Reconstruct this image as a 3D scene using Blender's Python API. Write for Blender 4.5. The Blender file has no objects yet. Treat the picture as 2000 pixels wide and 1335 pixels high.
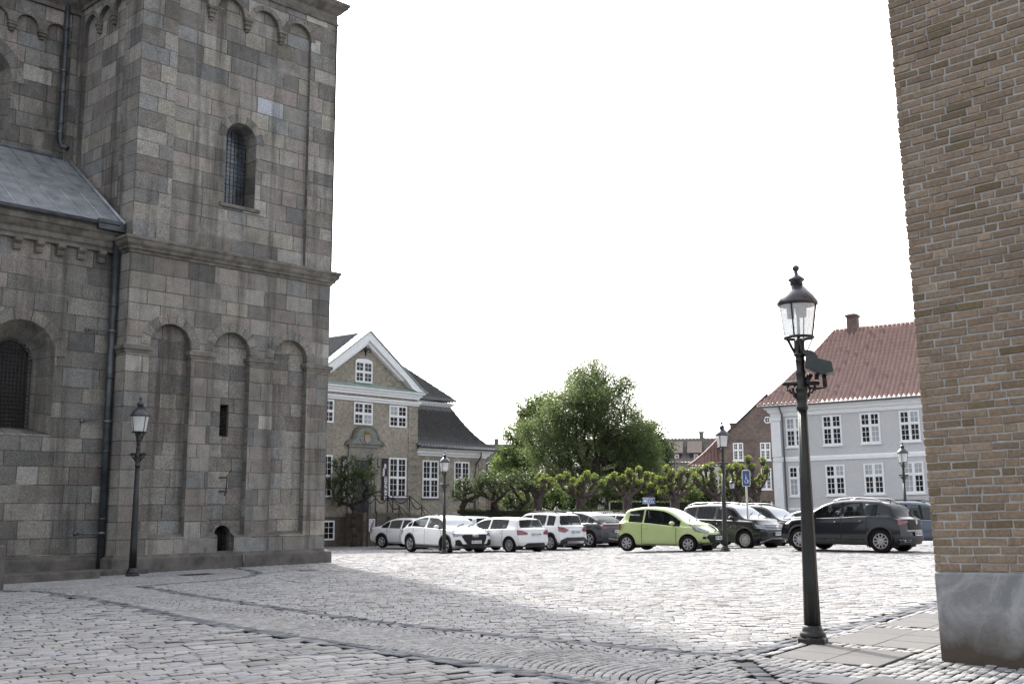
import bpy, bmesh, math, random
import numpy as np
from mathutils import Vector, Matrix, noise as mnoise
SC = bpy.context.scene
COL = SC.collection
R = math.radians
# ------------------------------------------------------------ camera
FPX, PITCH, CZ = 2165.0, R(8.35), 1.6
cd = bpy.data.cameras.new('camera'); cam = bpy.data.objects.new('camera', cd); COL.objects.link(cam)
cd.sensor_width = 36; cd.lens = 36*FPX/2000; cd.clip_end = 2000; cd.clip_start = .1
cam.location = (0, 0, CZ); cam.rotation_euler = (math.pi/2+PITCH, 0, 0)
SC.camera = cam

def ss(t):
    t = max(0., min(1., t)); return t*t*(3-2*t)
def g(x, y):                                             # height of the gently uneven square
    return -.08+.012*max(-12, min(12, x))+.14*ss((y-14)/18)*ss((x-1)/9)-.30*ss((y-36)/14)
def gnp(x, y):
    s = lambda t: (lambda c: c*c*(3-2*c))(np.clip(t, 0, 1))
    return -.08+.012*np.clip(x, -12, 12)+.14*s((y-14)/18)*s((x-1)/9)-.30*s((y-36)/14)
def at(u, v, Y):                                         # point of the place seen at photo pixel (u, v), Y metres ahead
    X = (u-1000)/FPX; W = (667.5-v)/FPX
    d = (X, math.cos(PITCH)-math.sin(PITCH)*W, math.sin(PITCH)+math.cos(PITCH)*W)
    t = Y/d[1]; return Vector((d[0]*t, Y, CZ+d[2]*t))
def atx(u, Y, z=0.):                                     # ground position under pixel column u at distance Y
    p = at(u, 985, Y); return Vector((p.x, Y, g(p.x, Y)))

# ------------------------------------------------------------ objects
def tag(o, label=None, cat=None, group=None, kind=None):
    if label: o['label'] = label
    if cat: o['category'] = cat
    if group: o['group'] = group
    if kind: o['kind'] = kind
    return o
def thing(name, label, cat, loc=(0, 0, 0), rz=0., group=None, rot=None):
    o = bpy.data.objects.new(name, None); COL.objects.link(o)
    o.location = loc; o.rotation_euler = rot if rot else (0, 0, rz); o.empty_display_size = .2
    return tag(o, label, cat, group)
def copy_tree(o, parent=None):
    c = o.copy(); COL.objects.link(c)
    if parent: c.parent = parent
    for ch in list(o.children): copy_tree(ch, c)
    return c

class MB:
    """collects faces and links them as one mesh object"""
    def __init__(s): s.v = []; s.f = []; s.m = []; s.s = []; s.uv = []; s.col = []
    def add(s, vs, fs, mi=0, smooth=False, M=None):
        b = len(s.v)
        s.v += [tuple(M @ Vector(p)) if M else tuple(p) for p in vs]
        for f in fs: s.f.append(tuple(b+i for i in f)); s.m.append(mi); s.s.append(smooth)
    def box(s, c, d, mi=0, M=None, taper=1.):
        x, y, z = c; a, b, h = d[0]/2, d[1]/2, d[2]/2
        vs = [(x+i*a*(taper if k > 0 else 1), y+j*b*(taper if k > 0 else 1), z+k*h) for k in (-1, 1) for i, j in ((-1, -1), (1, -1), (1, 1), (-1, 1))]
        s.add(vs, [(3, 2, 1, 0), (4, 5, 6, 7), (0, 1, 5, 4), (1, 2, 6, 5), (2, 3, 7, 6), (3, 0, 4, 7)], mi, M=M)
    def b2(s, x0, x1, y0, y1, z0, z1, mi=0, M=None):
        s.box(((x0+x1)/2, (y0+y1)/2, (z0+z1)/2), (x1-x0, y1-y0, z1-z0), mi, M)
    def prism(s, poly, y0, y1, mi=0, M=None, smooth=False):   # polygon in (x, z) pushed from y0 to y1
        n = len(poly)
        vs = [(p[0], y0, p[1]) for p in poly]+[(p[0], y1, p[1]) for p in poly]
        ar = sum(poly[i][0]*poly[(i+1) % n][1]-poly[(i+1) % n][0]*poly[i][1] for i in range(n))
        fs = [tuple(range(n)), tuple(range(2*n-1, n-1, -1))]+[(i+n, (i+1) % n+n, (i+1) % n, i) for i in range(n)]
        if ar < 0: fs = [tuple(reversed(f)) for f in fs]
        s.add(vs, fs, mi, smooth, M)
    def lathe(s, prof, n=16, mi=0, M=None, smooth=True, flute=0., nf=0, caps=True):   # prof: (r, z)
        vs = []; fs = []
        for r, z in prof:
            for k in range(n):
                a = 2*math.pi*k/n; rr = r*(1-flute*(.5+.5*math.cos(nf*a))) if nf else r
                vs.append((rr*math.cos(a), rr*math.sin(a), z))
        m = len(prof)
        for i in range(m-1):
            for k in range(n): fs.append((i*n+k, i*n+(k+1) % n, (i+1)*n+(k+1) % n, (i+1)*n+k))
        if caps: fs.append(tuple(reversed(range(n)))); fs.append(tuple((m-1)*n+k for k in range(n)))
        s.add(vs, fs, mi, smooth, M)
    def tube(s, path, rad, n=8, mi=0, M=None, closed=False, smooth=True):
        P = [Vector(p) for p in path]; N = len(P)
        rad = [rad]*N if not hasattr(rad, '__len__') else rad
        vs = []; up = Vector((0, 0, 1))
        for i, p in enumerate(P):
            if closed: t = P[(i+1) % N]-P[i-1]
            else: t = P[min(i+1, N-1)]-P[max(i-1, 0)]
            t = t.normalized() if t.length > 1e-9 else up
            ref = Vector((1, 0, 0)) if abs(t.z) > .95 else up
            a = t.cross(ref).normalized(); b = a.cross(t)
            for k in range(n):
                w = 2*math.pi*k/n; vs.append(p+(a*math.cos(w)+b*math.sin(w))*rad[i])
        fs = []
        for i in range(N if closed else N-1):
            j = (i+1) % N
            for k in range(n): fs.append((i*n+k, j*n+k, j*n+(k+1) % n, i*n+(k+1) % n))
        if not closed: fs += [tuple(range(n)), tuple(reversed(range((N-1)*n, N*n)))]
        s.add(vs, fs, mi, smooth, M)
    def grid(s, rows, mi=0, smooth=True, M=None, flip=False):  # rows of points
        n = len(rows[0]); vs = [p for r in rows for p in r]; fs = []
        for i in range(len(rows)-1):
            for k in range(n-1):
                f = (i*n+k, i*n+k+1, (i+1)*n+k+1, (i+1)*n+k)
                fs.append(f[::-1] if flip else f)
        s.add(vs, fs, mi, smooth, M)
    def sweep(s, path, prof, mi=0, M=None, closed=False):      # path (x, y) points, prof (out, z); out = to the right of travel
        n = len(path); rows = []
        for i in range(n):
            p = Vector(path[i])
            if closed or 0 < i < n-1:
                a = (p-Vector(path[i-1])).normalized(); b = (Vector(path[(i+1) % n])-p).normalized()
            elif i == 0: a = b = (Vector(path[1])-p).normalized()
            else: a = b = (p-Vector(path[i-1])).normalized()
            na, nb = Vector((a.y, -a.x)), Vector((b.y, -b.x)); m = na+nb; m = m/max(.2, m.dot(na)) if m.length > 1e-6 else na
            rows.append([(p.x+m.x*o, p.y+m.y*o, z) for o, z in prof])
        if closed: rows.append(rows[0])
        s.grid(rows, mi, False, M)
    def build(s, name, mats, parent=None):
        me = bpy.data.meshes.new(name); me.from_pydata(s.v, [], s.f)
        for m in (mats if isinstance(mats, (list, tuple)) else [mats]): me.materials.append(m)
        me.polygons.foreach_set('material_index', s.m); me.polygons.foreach_set('use_smooth', s.s)
        me.update()
        o = bpy.data.objects.new(name, me); COL.objects.link(o)
        if parent: o.parent = parent
        return o
def face_colors(me, cols, name='Col'):                    # one colour per polygon, stored on its corners
    at_ = me.color_attributes.new(name, 'FLOAT_COLOR', 'CORNER')
    n = np.empty(len(me.polygons), np.int32); me.polygons.foreach_get('loop_total', n)
    c = np.ones((len(me.polygons), 4), np.float32); c[:, :3] = np.asarray(cols, np.float32)[:, :3]
    at_.data.foreach_set('color', np.repeat(c, n, axis=0).ravel())
def text_obj(txt, size, mat, name, parent, M, bold=False, extrude=.002, align='CENTER', sx=1.):
    cu = bpy.data.curves.new(name, 'FONT'); cu.body = txt; cu.size = size; cu.extrude = extrude
    cu.align_x = align; cu.align_y = 'CENTER'; cu.resolution_u = 2
    if bold: cu.offset = .02*size
    to = bpy.data.objects.new(name, cu); COL.objects.link(to)
    dg = bpy.context.evaluated_depsgraph_get()
    me = bpy.data.meshes.new_from_object(to.evaluated_get(dg))
    bpy.data.objects.remove(to); me.transform(M @ Matrix.Diagonal((sx, 1, 1, 1))); me.materials.clear(); me.materials.append(mat)
    o = bpy.data.objects.new(name, me); COL.objects.link(o); o.parent = parent
    return o
def finish_bevel(o, w, seg=2, ang=35):
    m = o.modifiers.new('bevel', 'BEVEL'); m.width = w; m.segments = seg; m.limit_method = 'ANGLE'; m.angle_limit = R(ang)
    return o

# ------------------------------------------------------------ materials
def newmat(name):
    m = bpy.data.materials.new(name); m.use_nodes = True; nt = m.node_tree
    return m, nt, nt.nodes['Principled BSDF'], nt.links
def N(nt, t, **k):
    n = nt.nodes.new(t)
    for a, b in k.items():
        if a in n.inputs.keys() if isinstance(a, str) else False: n.inputs[a].default_value = b
        else: setattr(n, a, b)
    return n
def noise(nt, scale, detail=3, rough=.55, vec=None, dist=0.):
    n = nt.nodes.new('ShaderNodeTexNoise'); n.inputs['Scale'].default_value = scale; n.inputs['Detail'].default_value = detail
    n.inputs['Roughness'].default_value = rough; n.inputs['Distortion'].default_value = dist
    if vec: nt.links.new(vec, n.inputs['Vector'])
    return n.outputs['Fac']
def ramp(nt, fac, stops):
    n = nt.nodes.new('ShaderNodeValToRGB'); e = n.color_ramp.elements
    while len(e) < len(stops): e.new(.5)
    for q, (p, c) in zip(e, stops):
        q.position = p; q.color = (c, c, c, 1) if not hasattr(c, '__len__') else (*c[:3], 1)
    nt.links.new(fac, n.inputs['Fac']); return n.outputs['Color']
def mix(nt, a, b, fac, mode='MIX'):
    n = nt.nodes.new('ShaderNodeMix'); n.data_type = 'RGBA'; n.blend_type = mode
    for v, i in ((a, 6), (b, 7)):
        if hasattr(v, 'is_linked') or hasattr(v, 'links'): nt.links.new(v, n.inputs[i])
        else: n.inputs[i].default_value = (*v[:3], 1) if hasattr(v, '__len__') else (v, v, v, 1)
    if hasattr(fac, 'links'): nt.links.new(fac, n.inputs[0])
    else: n.inputs[0].default_value = fac
    return n.outputs[2]
def math_(nt, op, a, b=0., clamp=False):
    n = nt.nodes.new('ShaderNodeMath'); n.operation = op; n.use_clamp = clamp
    for v, i in ((a, 0), (b, 1)):
        if hasattr(v, 'links'): nt.links.new(v, n.inputs[i])
        else: n.inputs[i].default_value = v
    return n.outputs[0]
def bump(nt, bsdf, h, strength=.4, dist=.01):
    n = nt.nodes.new('ShaderNodeBump'); n.inputs['Strength'].default_value = strength; n.inputs['Distance'].default_value = dist
    nt.links.new(h, n.inputs['Height']); nt.links.new(n.outputs['Normal'], bsdf.inputs['Normal']); return n
def objvec(nt, scale=(1, 1, 1)):
    t = nt.nodes.new('ShaderNodeTexCoord'); m = nt.nodes.new('ShaderNodeMapping'); m.inputs['Scale'].default_value = scale
    nt.links.new(t.outputs['Object'], m.inputs['Vector']); return m.outputs['Vector']
def plain(name, col, rough=.6, metal=0., var=.12, scale=6., bmp=0., coat=0., spec=.5, bscale=40.):
    m, nt, b, L = newmat(name); v = objvec(nt)
    f = noise(nt, scale, 4, .6, v)
    c = mix(nt, [x*(1-var) for x in col], [min(1, x*(1+var)) for x in col], ramp(nt, f, [(.3, 0), (.7, 1)]))
    L.new(c, b.inputs['Base Color']); b.inputs['Metallic'].default_value = metal
    L.new(ramp(nt, noise(nt, scale*2.3, 3, .6, v), [(.3, max(0, rough-.08)), (.7, min(1, rough+.08))]), b.inputs['Roughness'])
    b.inputs['Coat Weight'].default_value = coat; b.inputs['Coat Roughness'].default_value = .04; b.inputs['Specular IOR Level'].default_value = spec
    if bmp: bump(nt, b, noise(nt, bscale, 4, .6, v), bmp, .01)
    return m

def mat_ashlar(name, jc=(.055, .05, .045), speck=.6, dirt=.75):
    m, nt, b, L = newmat(name); v = objvec(nt)
    at_ = nt.nodes.new('ShaderNodeAttribute'); at_.attribute_name = 'Col'
    sp = noise(nt, 34, 3, .75, v); blot = noise(nt, 3.1, 5, .6, v)
    c = mix(nt, at_.outputs['Color'], ramp(nt, sp, [(.32, 1-speck*.8), (.5, 1.0), (.68, 1+speck)]), 1., 'MULTIPLY')
    c = mix(nt, c, ramp(nt, blot, [(.3, .72), (.6, 1.08)]), .8, 'MULTIPLY')
    st = noise(nt, 1., 6, .68, objvec(nt, (1.9, 1.9, .13)))            # run-off streaks
    c = mix(nt, c, (.045, .04, .036), math_(nt, 'MULTIPLY', ramp(nt, st, [(.5, 0), (.68, 1)]), dirt))
    ws = noise(nt, .55, 4, .6, v)
    c = mix(nt, c, (.05, .046, .035), math_(nt, 'MULTIPLY', ramp(nt, ws, [(.55, 0), (.75, .7)]), dirt))
    u1 = nt.nodes.new('ShaderNodeUVMap'); u1.uv_map = 'jointA'; u2 = nt.nodes.new('ShaderNodeUVMap'); u2.uv_map = 'jointB'
    s1 = nt.nodes.new('ShaderNodeSeparateXYZ'); s2 = nt.nodes.new('ShaderNodeSeparateXYZ')
    L.new(u1.outputs[0], s1.inputs[0]); L.new(u2.outputs[0], s2.inputs[0])
    d = math_(nt, 'MINIMUM', math_(nt, 'MINIMUM', s1.outputs[0], s1.outputs[1]), math_(nt, 'MINIMUM', s2.outputs[0], s2.outputs[1]))
    d = math_(nt, 'ADD', d, math_(nt, 'MULTIPLY', math_(nt, 'SUBTRACT', noise(nt, 14, 3, .6, v), .5), .018))
    j = ramp(nt, d, [(.004, 1), (.019, 0)])
    jl = mix(nt, jc, (.30, .28, .25), ramp(nt, noise(nt, .9, 2, .5, v), [(.56, 0), (.64, .75)]))
    c = mix(nt, c, jl, math_(nt, 'MULTIPLY', j, ramp(nt, noise(nt, 1.7, 3, .6, v), [(.35, .55), (.6, 1.0)])))
    L.new(c, b.inputs['Base Color']); b.inputs['Roughness'].default_value = .85; b.inputs['Specular IOR Level'].default_value = .3
    h = math_(nt, 'ADD', math_(nt, 'MULTIPLY', j, -1.2), math_(nt, 'ADD', math_(nt, 'MULTIPLY', sp, .35), math_(nt, 'MULTIPLY', blot, .8)))
    bump(nt, b, h, .55, .012)
    return m
def mat_brick(name, c1, c2, mortar, bw=.23, bh=.065, ms=.012, var=.5, rough=.9, bmp=.4, stain=.3, weath=None):
    m, nt, b, L = newmat(name)
    t = nt.nodes.new('ShaderNodeTexCoord'); sep = nt.nodes.new('ShaderNodeSeparateXYZ'); L.new(t.outputs['Object'], sep.inputs[0])
    cb = nt.nodes.new('ShaderNodeCombineXYZ'); L.new(math_(nt, 'ADD', sep.outputs[0], sep.outputs[1]), cb.inputs[0]); L.new(sep.outputs[2], cb.inputs[1])
    br = nt.nodes.new('ShaderNodeTexBrick'); L.new(cb.outputs[0], br.inputs['Vector'])
    br.inputs['Scale'].default_value = 1; br.inputs['Brick Width'].default_value = bw; br.inputs['Row Height'].default_value = bh+ms; br.inputs['Mortar Size'].default_value = ms
    br.inputs['Color1'].default_value = (*c1, 1); br.inputs['Color2'].default_value = (*c2, 1); br.inputs['Mortar'].default_value = (*mortar, 1); br.inputs['Mortar Smooth'].default_value = .3
    v = objvec(nt); c = br.outputs['Color']
    c = mix(nt, c, ramp(nt, noise(nt, 5.5, 4, .7, v), [(.3, 1-var*.5), (.7, 1+var*.4)]), 1., 'MULTIPLY')
    c = mix(nt, c, ramp(nt, noise(nt, .45, 5, .62, v), [(.35, 1-stain), (.65, 1.)]), 1., 'MULTIPLY')
    L.new(c, b.inputs['Base Color']); b.inputs['Roughness'].default_value = rough; b.inputs['Specular IOR Level'].default_value = .3
    bump(nt, b, math_(nt, 'ADD', math_(nt, 'MULTIPLY', br.outputs['Fac'], -1), noise(nt, 30, 3, .6, v)), bmp, .012)
    return m
def mat_attr(name, rough=.7, speck=.35, sscale=30., spec=.4, bmp=.3, dirt=(.05, .045, .04), dirtamt=.3, lichen=None):
    m, nt, b, L = newmat(name); v = objvec(nt)
    at_ = nt.nodes.new('ShaderNodeAttribute'); at_.attribute_name = 'Col'
    sp = noise(nt, sscale, 4, .7, v)
    c = mix(nt, at_.outputs['Color'], ramp(nt, sp, [(.3, 1-speck), (.7, 1+speck*.7)]), 1., 'MULTIPLY')
    c = mix(nt, c, dirt, math_(nt, 'MULTIPLY', ramp(nt, noise(nt, .6, 5, .65, v), [(.5, 0), (.75, 1)]), dirtamt))
    L.new(c, b.inputs['Base Color']); L.new(ramp(nt, sp, [(.3, rough-.12), (.7, rough+.1)]), b.inputs['Roughness']); b.inputs['Specular IOR Level'].default_value = spec
    if bmp: bump(nt, b, sp, bmp, .008)
    return m
def mat_paint(name, col, metal=.0, rough=.3, coat=1.):
    m, nt, b, L = newmat(name); v = objvec(nt)
    f = ramp(nt, noise(nt, 2.2, 4, .6, v), [(.35, 0), (.75, 1)])
    L.new(mix(nt, col, [x*.93+.003 for x in col], f), b.inputs['Base Color'])
    b.inputs['Metallic'].default_value = metal; b.inputs['Roughness'].default_value = rough
    b.inputs['Coat Weight'].default_value = coat*.5; b.inputs['Coat Roughness'].default_value = .05; b.inputs['Specular IOR Level'].default_value = .25
    return m
def mat_leaf(name, c1, c2, trans=.45):
    m, nt, b, L = newmat(name); nt.nodes.remove(b); out = nt.nodes['Material Output']
    at_ = nt.nodes.new('ShaderNodeAttribute'); at_.attribute_name = 'Col'
    c = mix(nt, c1, c2, at_.outputs['Fac'])
    d = nt.nodes.new('ShaderNodeBsdfPrincipled'); d.inputs['Roughness'].default_value = .5; d.inputs['Specular IOR Level'].default_value = .35
    t = nt.nodes.new('ShaderNodeBsdfTranslucent'); L.new(c, d.inputs['Base Color']); L.new(mix(nt, c, (1.25, 1.3, .7), 1., 'MULTIPLY'), t.inputs['Color'])
    s = nt.nodes.new('ShaderNodeMixShader'); s.inputs[0].default_value = trans
    L.new(d.outputs[0], s.inputs[1]); L.new(t.outputs[0], s.inputs[2]); L.new(s.outputs[0], out.inputs['Surface'])
    return m

MT = {}
MT['iron'] = plain('iron_paint', (.010, .008, .009), .5, 0, .35, 9, .25, spec=.5)
MT['lampgreen'] = plain('lamp_paint', (.009, .0095, .0095), .45, 0, .35, 7, .15)
MT['zinc'] = plain('zinc', (.14, .14, .15), .45, .6, .2, 5, .1)
MT['steel'] = plain('brushed_steel', (.5, .5, .52), .32, .9, .1, 8)
MT['white'] = plain('white_paint', (.78, .79, .8), .5, 0, .06, 4, .1)
MT['black'] = plain('black_plastic', (.008, .0065, .007), .55, 0, .2, 10, spec=.25)
MT['rubber'] = plain('tyre_rubber', (.009, .007, .008), .85, 0, .25, 12, spec=.15)
MT['dark'] = plain('dark_interior', (.012, .011, .013), .9, 0, .2, 4)
MT['pane'] = plain('window_glass', (.016, .014, .016), .08, 0, .5, 1.3, spec=.4)
MT['blind'] = plain('window_curtain', (.33, .34, .36), .3, 0, .25, 1.6)
MT['lampglass'] = None
def _glass():
    m, nt, b, L = newmat('lamp_glass'); b.inputs['Base Color'].default_value = (.9, .91, .92, 1)
    v = objvec(nt); L.new(ramp(nt, noise(nt, 60, 3, .7, v), [(.45, .03), (.8, .3)]), b.inputs['Roughness'])
    tr = nt.nodes.new('ShaderNodeBsdfTransparent'); tr.inputs[0].default_value = (.88, .89, .9, 1); s = nt.nodes.new('ShaderNodeMixShader')
    L.new(ramp(nt, noise(nt, 45, 4, .75, v), [(.4, .45), (.75, .7)]), s.inputs[0])
    L.new(tr.outputs[0], s.inputs[1]); L.new(b.outputs[0], s.inputs[2]); L.new(s.outputs[0], nt.nodes['Material Output'].inputs['Surface'])
    return m
MT['lampglass'] = _glass()

# ------------------------------------------------------------ light
SUN_AZ, SUN_EL = math.atan2(-.36, .93), R(43)           # measured from +Y towards +X
SUNV = Vector((math.sin(SUN_AZ)*math.cos(SUN_EL), math.cos(SUN_AZ)*math.cos(SUN_EL), math.sin(SUN_EL)))
w = bpy.data.worlds.new('World'); SC.world = w; w.use_nodes = True
sky = w.node_tree.nodes.new('ShaderNodeTexSky'); sky.sky_type = 'NISHITA'; sky.sun_disc = False
sky.sun_elevation = SUN_EL; sky.sun_rotation = SUN_AZ; sky.dust_density = 4.5; sky.air_density = 1.; sky.ozone_density = 1.
bg = w.node_tree.nodes['Background']; hs = w.node_tree.nodes.new('ShaderNodeHueSaturation'); hs.inputs['Saturation'].default_value = .25; w.node_tree.links.new(sky.outputs[0], hs.inputs['Color']); w.node_tree.links.new(hs.outputs[0], bg.inputs[0]); bg.inputs[1].default_value = .15
sl = bpy.data.lights.new('sun', 'SUN'); sl.energy = 2.0; sl.angle = R(1.6); sl.color = (1, .96, .9)
so = bpy.data.objects.new('sun', sl); COL.objects.link(so); so.rotation_euler = SUNV.to_track_quat('Z', 'Y').to_euler()
SC.view_settings.view_transform = 'Standard'; SC.view_settings.look = 'None'; SC.view_settings.gamma = 1; SC.view_settings.exposure = 1.62
# ------------------------------------------------------------ the square: ground sheet and stone paving
rng = np.random.default_rng(7)
def mesh_np(name, verts, quads, cols=None, mats=(), kind=None, smooth=False):
    me = bpy.data.meshes.new(name); nv, nq = len(verts), len(quads)
    me.vertices.add(nv); me.vertices.foreach_set('co', np.asarray(verts, np.float32).ravel())
    me.loops.add(nq*4); me.loops.foreach_set('vertex_index', np.asarray(quads, np.int32).ravel())
    me.polygons.add(nq); me.polygons.foreach_set('loop_start', np.arange(0, nq*4, 4, dtype=np.int32))
    for m in mats: me.materials.append(m)
    me.update(calc_edges=True)
    if smooth: me.polygons.foreach_set('use_smooth', np.ones(nq, bool))
    if cols is not None: face_colors(me, cols)
    o = bpy.data.objects.new(name, me); COL.objects.link(o)
    if kind: o['kind'] = kind
    return o
def inpoly(px, py, poly):
    r = np.zeros(px.shape, bool); n = len(poly)
    for i in range(n):
        x0, y0 = poly[i]; x1, y1 = poly[(i+1) % n]
        if y0 == y1: continue
        c = ((y0 > py) != (y1 > py)) & (px < (x1-x0)*(py-y0)/(y1-y0)+x0); r ^= c
    return r
def distpl(px, py, pl):
    d = np.full(px.shape, 1e9)
    for (x0, y0), (x1, y1) in zip(pl[:-1], pl[1:]):
        dx, dy = x1-x0, y1-y0; t = np.clip(((px-x0)*dx+(py-y0)*dy)/(dx*dx+dy*dy), 0, 1)
        d = np.minimum(d, np.hypot(px-x0-t*dx, py-y0-t*dy))
    return d
def smooth_pl(pl, it=2):
    for _ in range(it):
        q = [pl[0]]
        for a, b in zip(pl[:-1], pl[1:]):
            q += [(a[0]*.75+b[0]*.25, a[1]*.75+b[1]*.25), (a[0]*.25+b[0]*.75, a[1]*.25+b[1]*.75)]
        pl = q+[pl[-1]]
    return pl
BAND1 = smooth_pl([(-14, 24.9), (-10.98, 24.3), (-9.59, 23.6), (-6.91, 20.28), (-5.05, 17.62), (-3.66, 15.96), (-1.87, 13.86), (-.38, 12.2), (.66, 11.), (2.1, 9.2), (3.6, 7.2)])
BAND2 = smooth_pl([(-8.27, 25.05), (-5.37, 21.03), (-2.31, 17.13), (-.43, 15.11), (1.32, 13.59), (2.13, 12.83), (2.5, 12.68), (2.79, 13.08), (3.39, 13.8), (4.72, 15.6), (6.73, 18.2), (9.5, 21.8), (14, 27.6)])
BAND3 = smooth_pl([(-8.27, 25.05), (-7.5, 26.06), (-6.83, 26.95), (-6.5, 28.1), (-6.65, 29.6), (-7.29, 31.1), (-7.9, 32.1)])
VT = (2.48, 12.70)
PAVE = [p for p in BAND2 if p[0] > 2.48]+[(30, 27), (30, 5), (.2, 5), (.9, 9.5), (1.25, 10.7), VT]
FAN = BAND1+[(2.5, 5), (.9, 9.5), (1.25, 10.7), VT]+[p for p in reversed(BAND2) if p[0] <= 2.48]+BAND3[1:]+[(-12, 34), (-22, 30), (-14, 24.9)]
PO = Vector((2.81, 12.55)); P1 = Vector((.59, .807)); P2 = Vector((.807, -.59)); P2s = (P2*.993-P1*.12).normalized()
def pav(a, b): return PO+P1*a+P2s*b
BLK = [(0, 1.26, .03, 1.27), (1.57, 3.42, .04, 1.29), (3.74, 5.6, .05, 1.3), (5.92, 7.8, .05, 1.3), (8.1, 10., .05, 1.3), (-2.1, -.62, 1.42, 2.7), (-1.28, -.8, .98, 1.40), (-4.2, -2.4, 1.42, 2.7)]
SLABP = [[tuple(pav(a, b)) for a, b in ((a0-.02, b0-.02), (a1+.02, b0-.02), (a1+.02, b1+.02), (a0-.02, b1+.02))] for a0, a1, b0, b1 in BLK]
SHORT = [tuple(pav(-.42, -.10)), tuple(pav(-.8, .16)), tuple(pav(-1.3, .56)), tuple(pav(-1.9, 1.08))]
CHURCH_O = Vector((-10.37, 30.)); CHURCH_A = math.atan2(.724, .69)
_u = Vector((.69, .724)); _v = Vector((-.724, .69))
def chl(x, y): return CHURCH_O+_u*x+_v*y
CHF = [tuple(chl(*p)) for p in ((-.17, .9), (-.17, -.17), (6.77, -.17), (6.77, 12), (-16, 12), (-16, .63), (-.17, .63))]
WALL_O = Vector((4.52, 12.04)); WALL_D = Vector((.712, -.702)); WALL_N = Vector((.702, .712))
WLF = [tuple(WALL_O+WALL_D*a+WALL_N*b) for a, b in ((0, 0), (9, 0), (9, 6), (0, 6))]

STONES = []     # (centre xy, half l, half w, angle, colour, region)
def wedge(x, y, far):
    return (y > 7.5) & (y < far) & (np.abs(x+.0) < .54*y+3.2)
GREY = np.array([(.30, .297, .298), (.275, .272, .272), (.33, .325, .322), (.25, .247, .248), (.30, .288, .28), (.345, .342, .342), (.285, .287, .296)])
def rows_region(mask, ang, rw, ln, far, tint=1., jl=.25, rowbend=0.):
    c, s = math.cos(ang), math.sin(ang); xs, ys, hl, hw, an = [], [], [], [], []
    R_ = 75
    v = -R_
    while v < R_:
        w_ = rw*rng.uniform(.88, 1.12); n = int(2*R_/ln*1.15)
        L = ln*rng.uniform(1-jl, 1+jl, n); e = -R_+np.cumsum(L)-rng.uniform(0, ln); ctr = e-L/2
        wob = rowbend*np.sin(ctr*.35+v*.21)
        x = ctr*c-(v+w_/2+wob)*s; y = ctr*s+(v+w_/2+wob)*c
        k = wedge(x, y, far)
        if k.any():
            kk = np.where(k)[0]; kk = kk[mask(x[kk], y[kk])]
            if len(kk):
                xs.append(x[kk]); ys.append(y[kk]); hl.append(L[kk]/2); hw.append(np.full(len(kk), w_/2)); an.append(np.full(len(kk), ang))
        v += w_
    if not xs: return
    x = np.concatenate(xs); STONES.append((x, np.concatenate(ys), np.concatenate(hl), np.concatenate(hw), np.concatenate(an), np.full(len(x), tint)))
def notbands(x, y, m=.13):
    return (distpl(x, y, BAND1) > m) & (distpl(x, y, BAND2) > m) & (distpl(x, y, BAND3) > m) & ~inpoly(x, y, CHF) & ~inpoly(x, y, WLF)
def near_left(x, y): return side1(x, y) & notbands(x, y, .155) & ~inpoly(x, y, FAN) & ~inpoly(x, y, PAVE)
def side1(x, y):                                          # camera side of the lower dark band
    bx = np.array([p[0] for p in BAND1]); by = np.array([p[1] for p in BAND1])
    o = np.argsort(bx); return y < np.interp(x, bx[o], by[o])
def in_fan(x, y): return inpoly(x, y, FAN) & notbands(x, y, .13)
def in_pave(x, y):
    r = inpoly(x, y, PAVE) & notbands(x, y, .13)
    if r.any():
        for p in SLABP: r &= ~inpoly(x, y, p)
        r &= distpl(x, y, SHORT) > .13
    return r
def main_sq(x, y): return ~side1(x, y) & ~inpoly(x, y, FAN) & ~inpoly(x, y, PAVE) & notbands(x, y, .13)
rows_region(near_left, R(35), .150, .28, 27, 1.0, .3, .03)
rows_region(main_sq, R(7), .125, .19, 52, 1.06, .28, .05)
rows_region(in_pave, math.atan2(P1.y, P1.x), .105, .13, 24, 1.05, .25, .02)
# fan setts: concentric arcs laid along the band
def fan():
    ax = Vector((.69, -.724)).normalized(); nx = Vector((.724, .69)); o = Vector((-3.0, 16.5)); W, Rr, rw = 2.1, 1.18, .112
    xs, ys, hl, hw, an = [], [], [], [], []
    for lane in range(-3, 5):
        for j in range(-150, 150):
            q = -W/2
            while q < W/2:
                l = rng.uniform(.085, .125); a0 = q+l/2; q += l
                if abs(a0) > W/2: continue
                hgt = math.sqrt(Rr*Rr-a0*a0); sl = -a0/hgt
                p = o+ax*(j*rw-hgt+(lane % 2)*.05)+nx*(a0+lane*W)
                xs.append(p.x); ys.append(p.y); hl.append(l/2*math.sqrt(1+.35*sl*sl)); hw.append(rw/2)
                d = nx*1.-ax*sl; an.append(math.atan2(d.y, d.x))
    x, y, l, h, a = map(np.array, (xs, ys, hl, hw, an))
    k = wedge(x, y, 36); x, y, l, h, a = x[k], y[k], l[k], h[k], a[k]
    k = in_fan(x, y); STONES.append((x[k], y[k], l[k], h[k], a[k], np.full(k.sum(), 1.0)))
fan()
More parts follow.
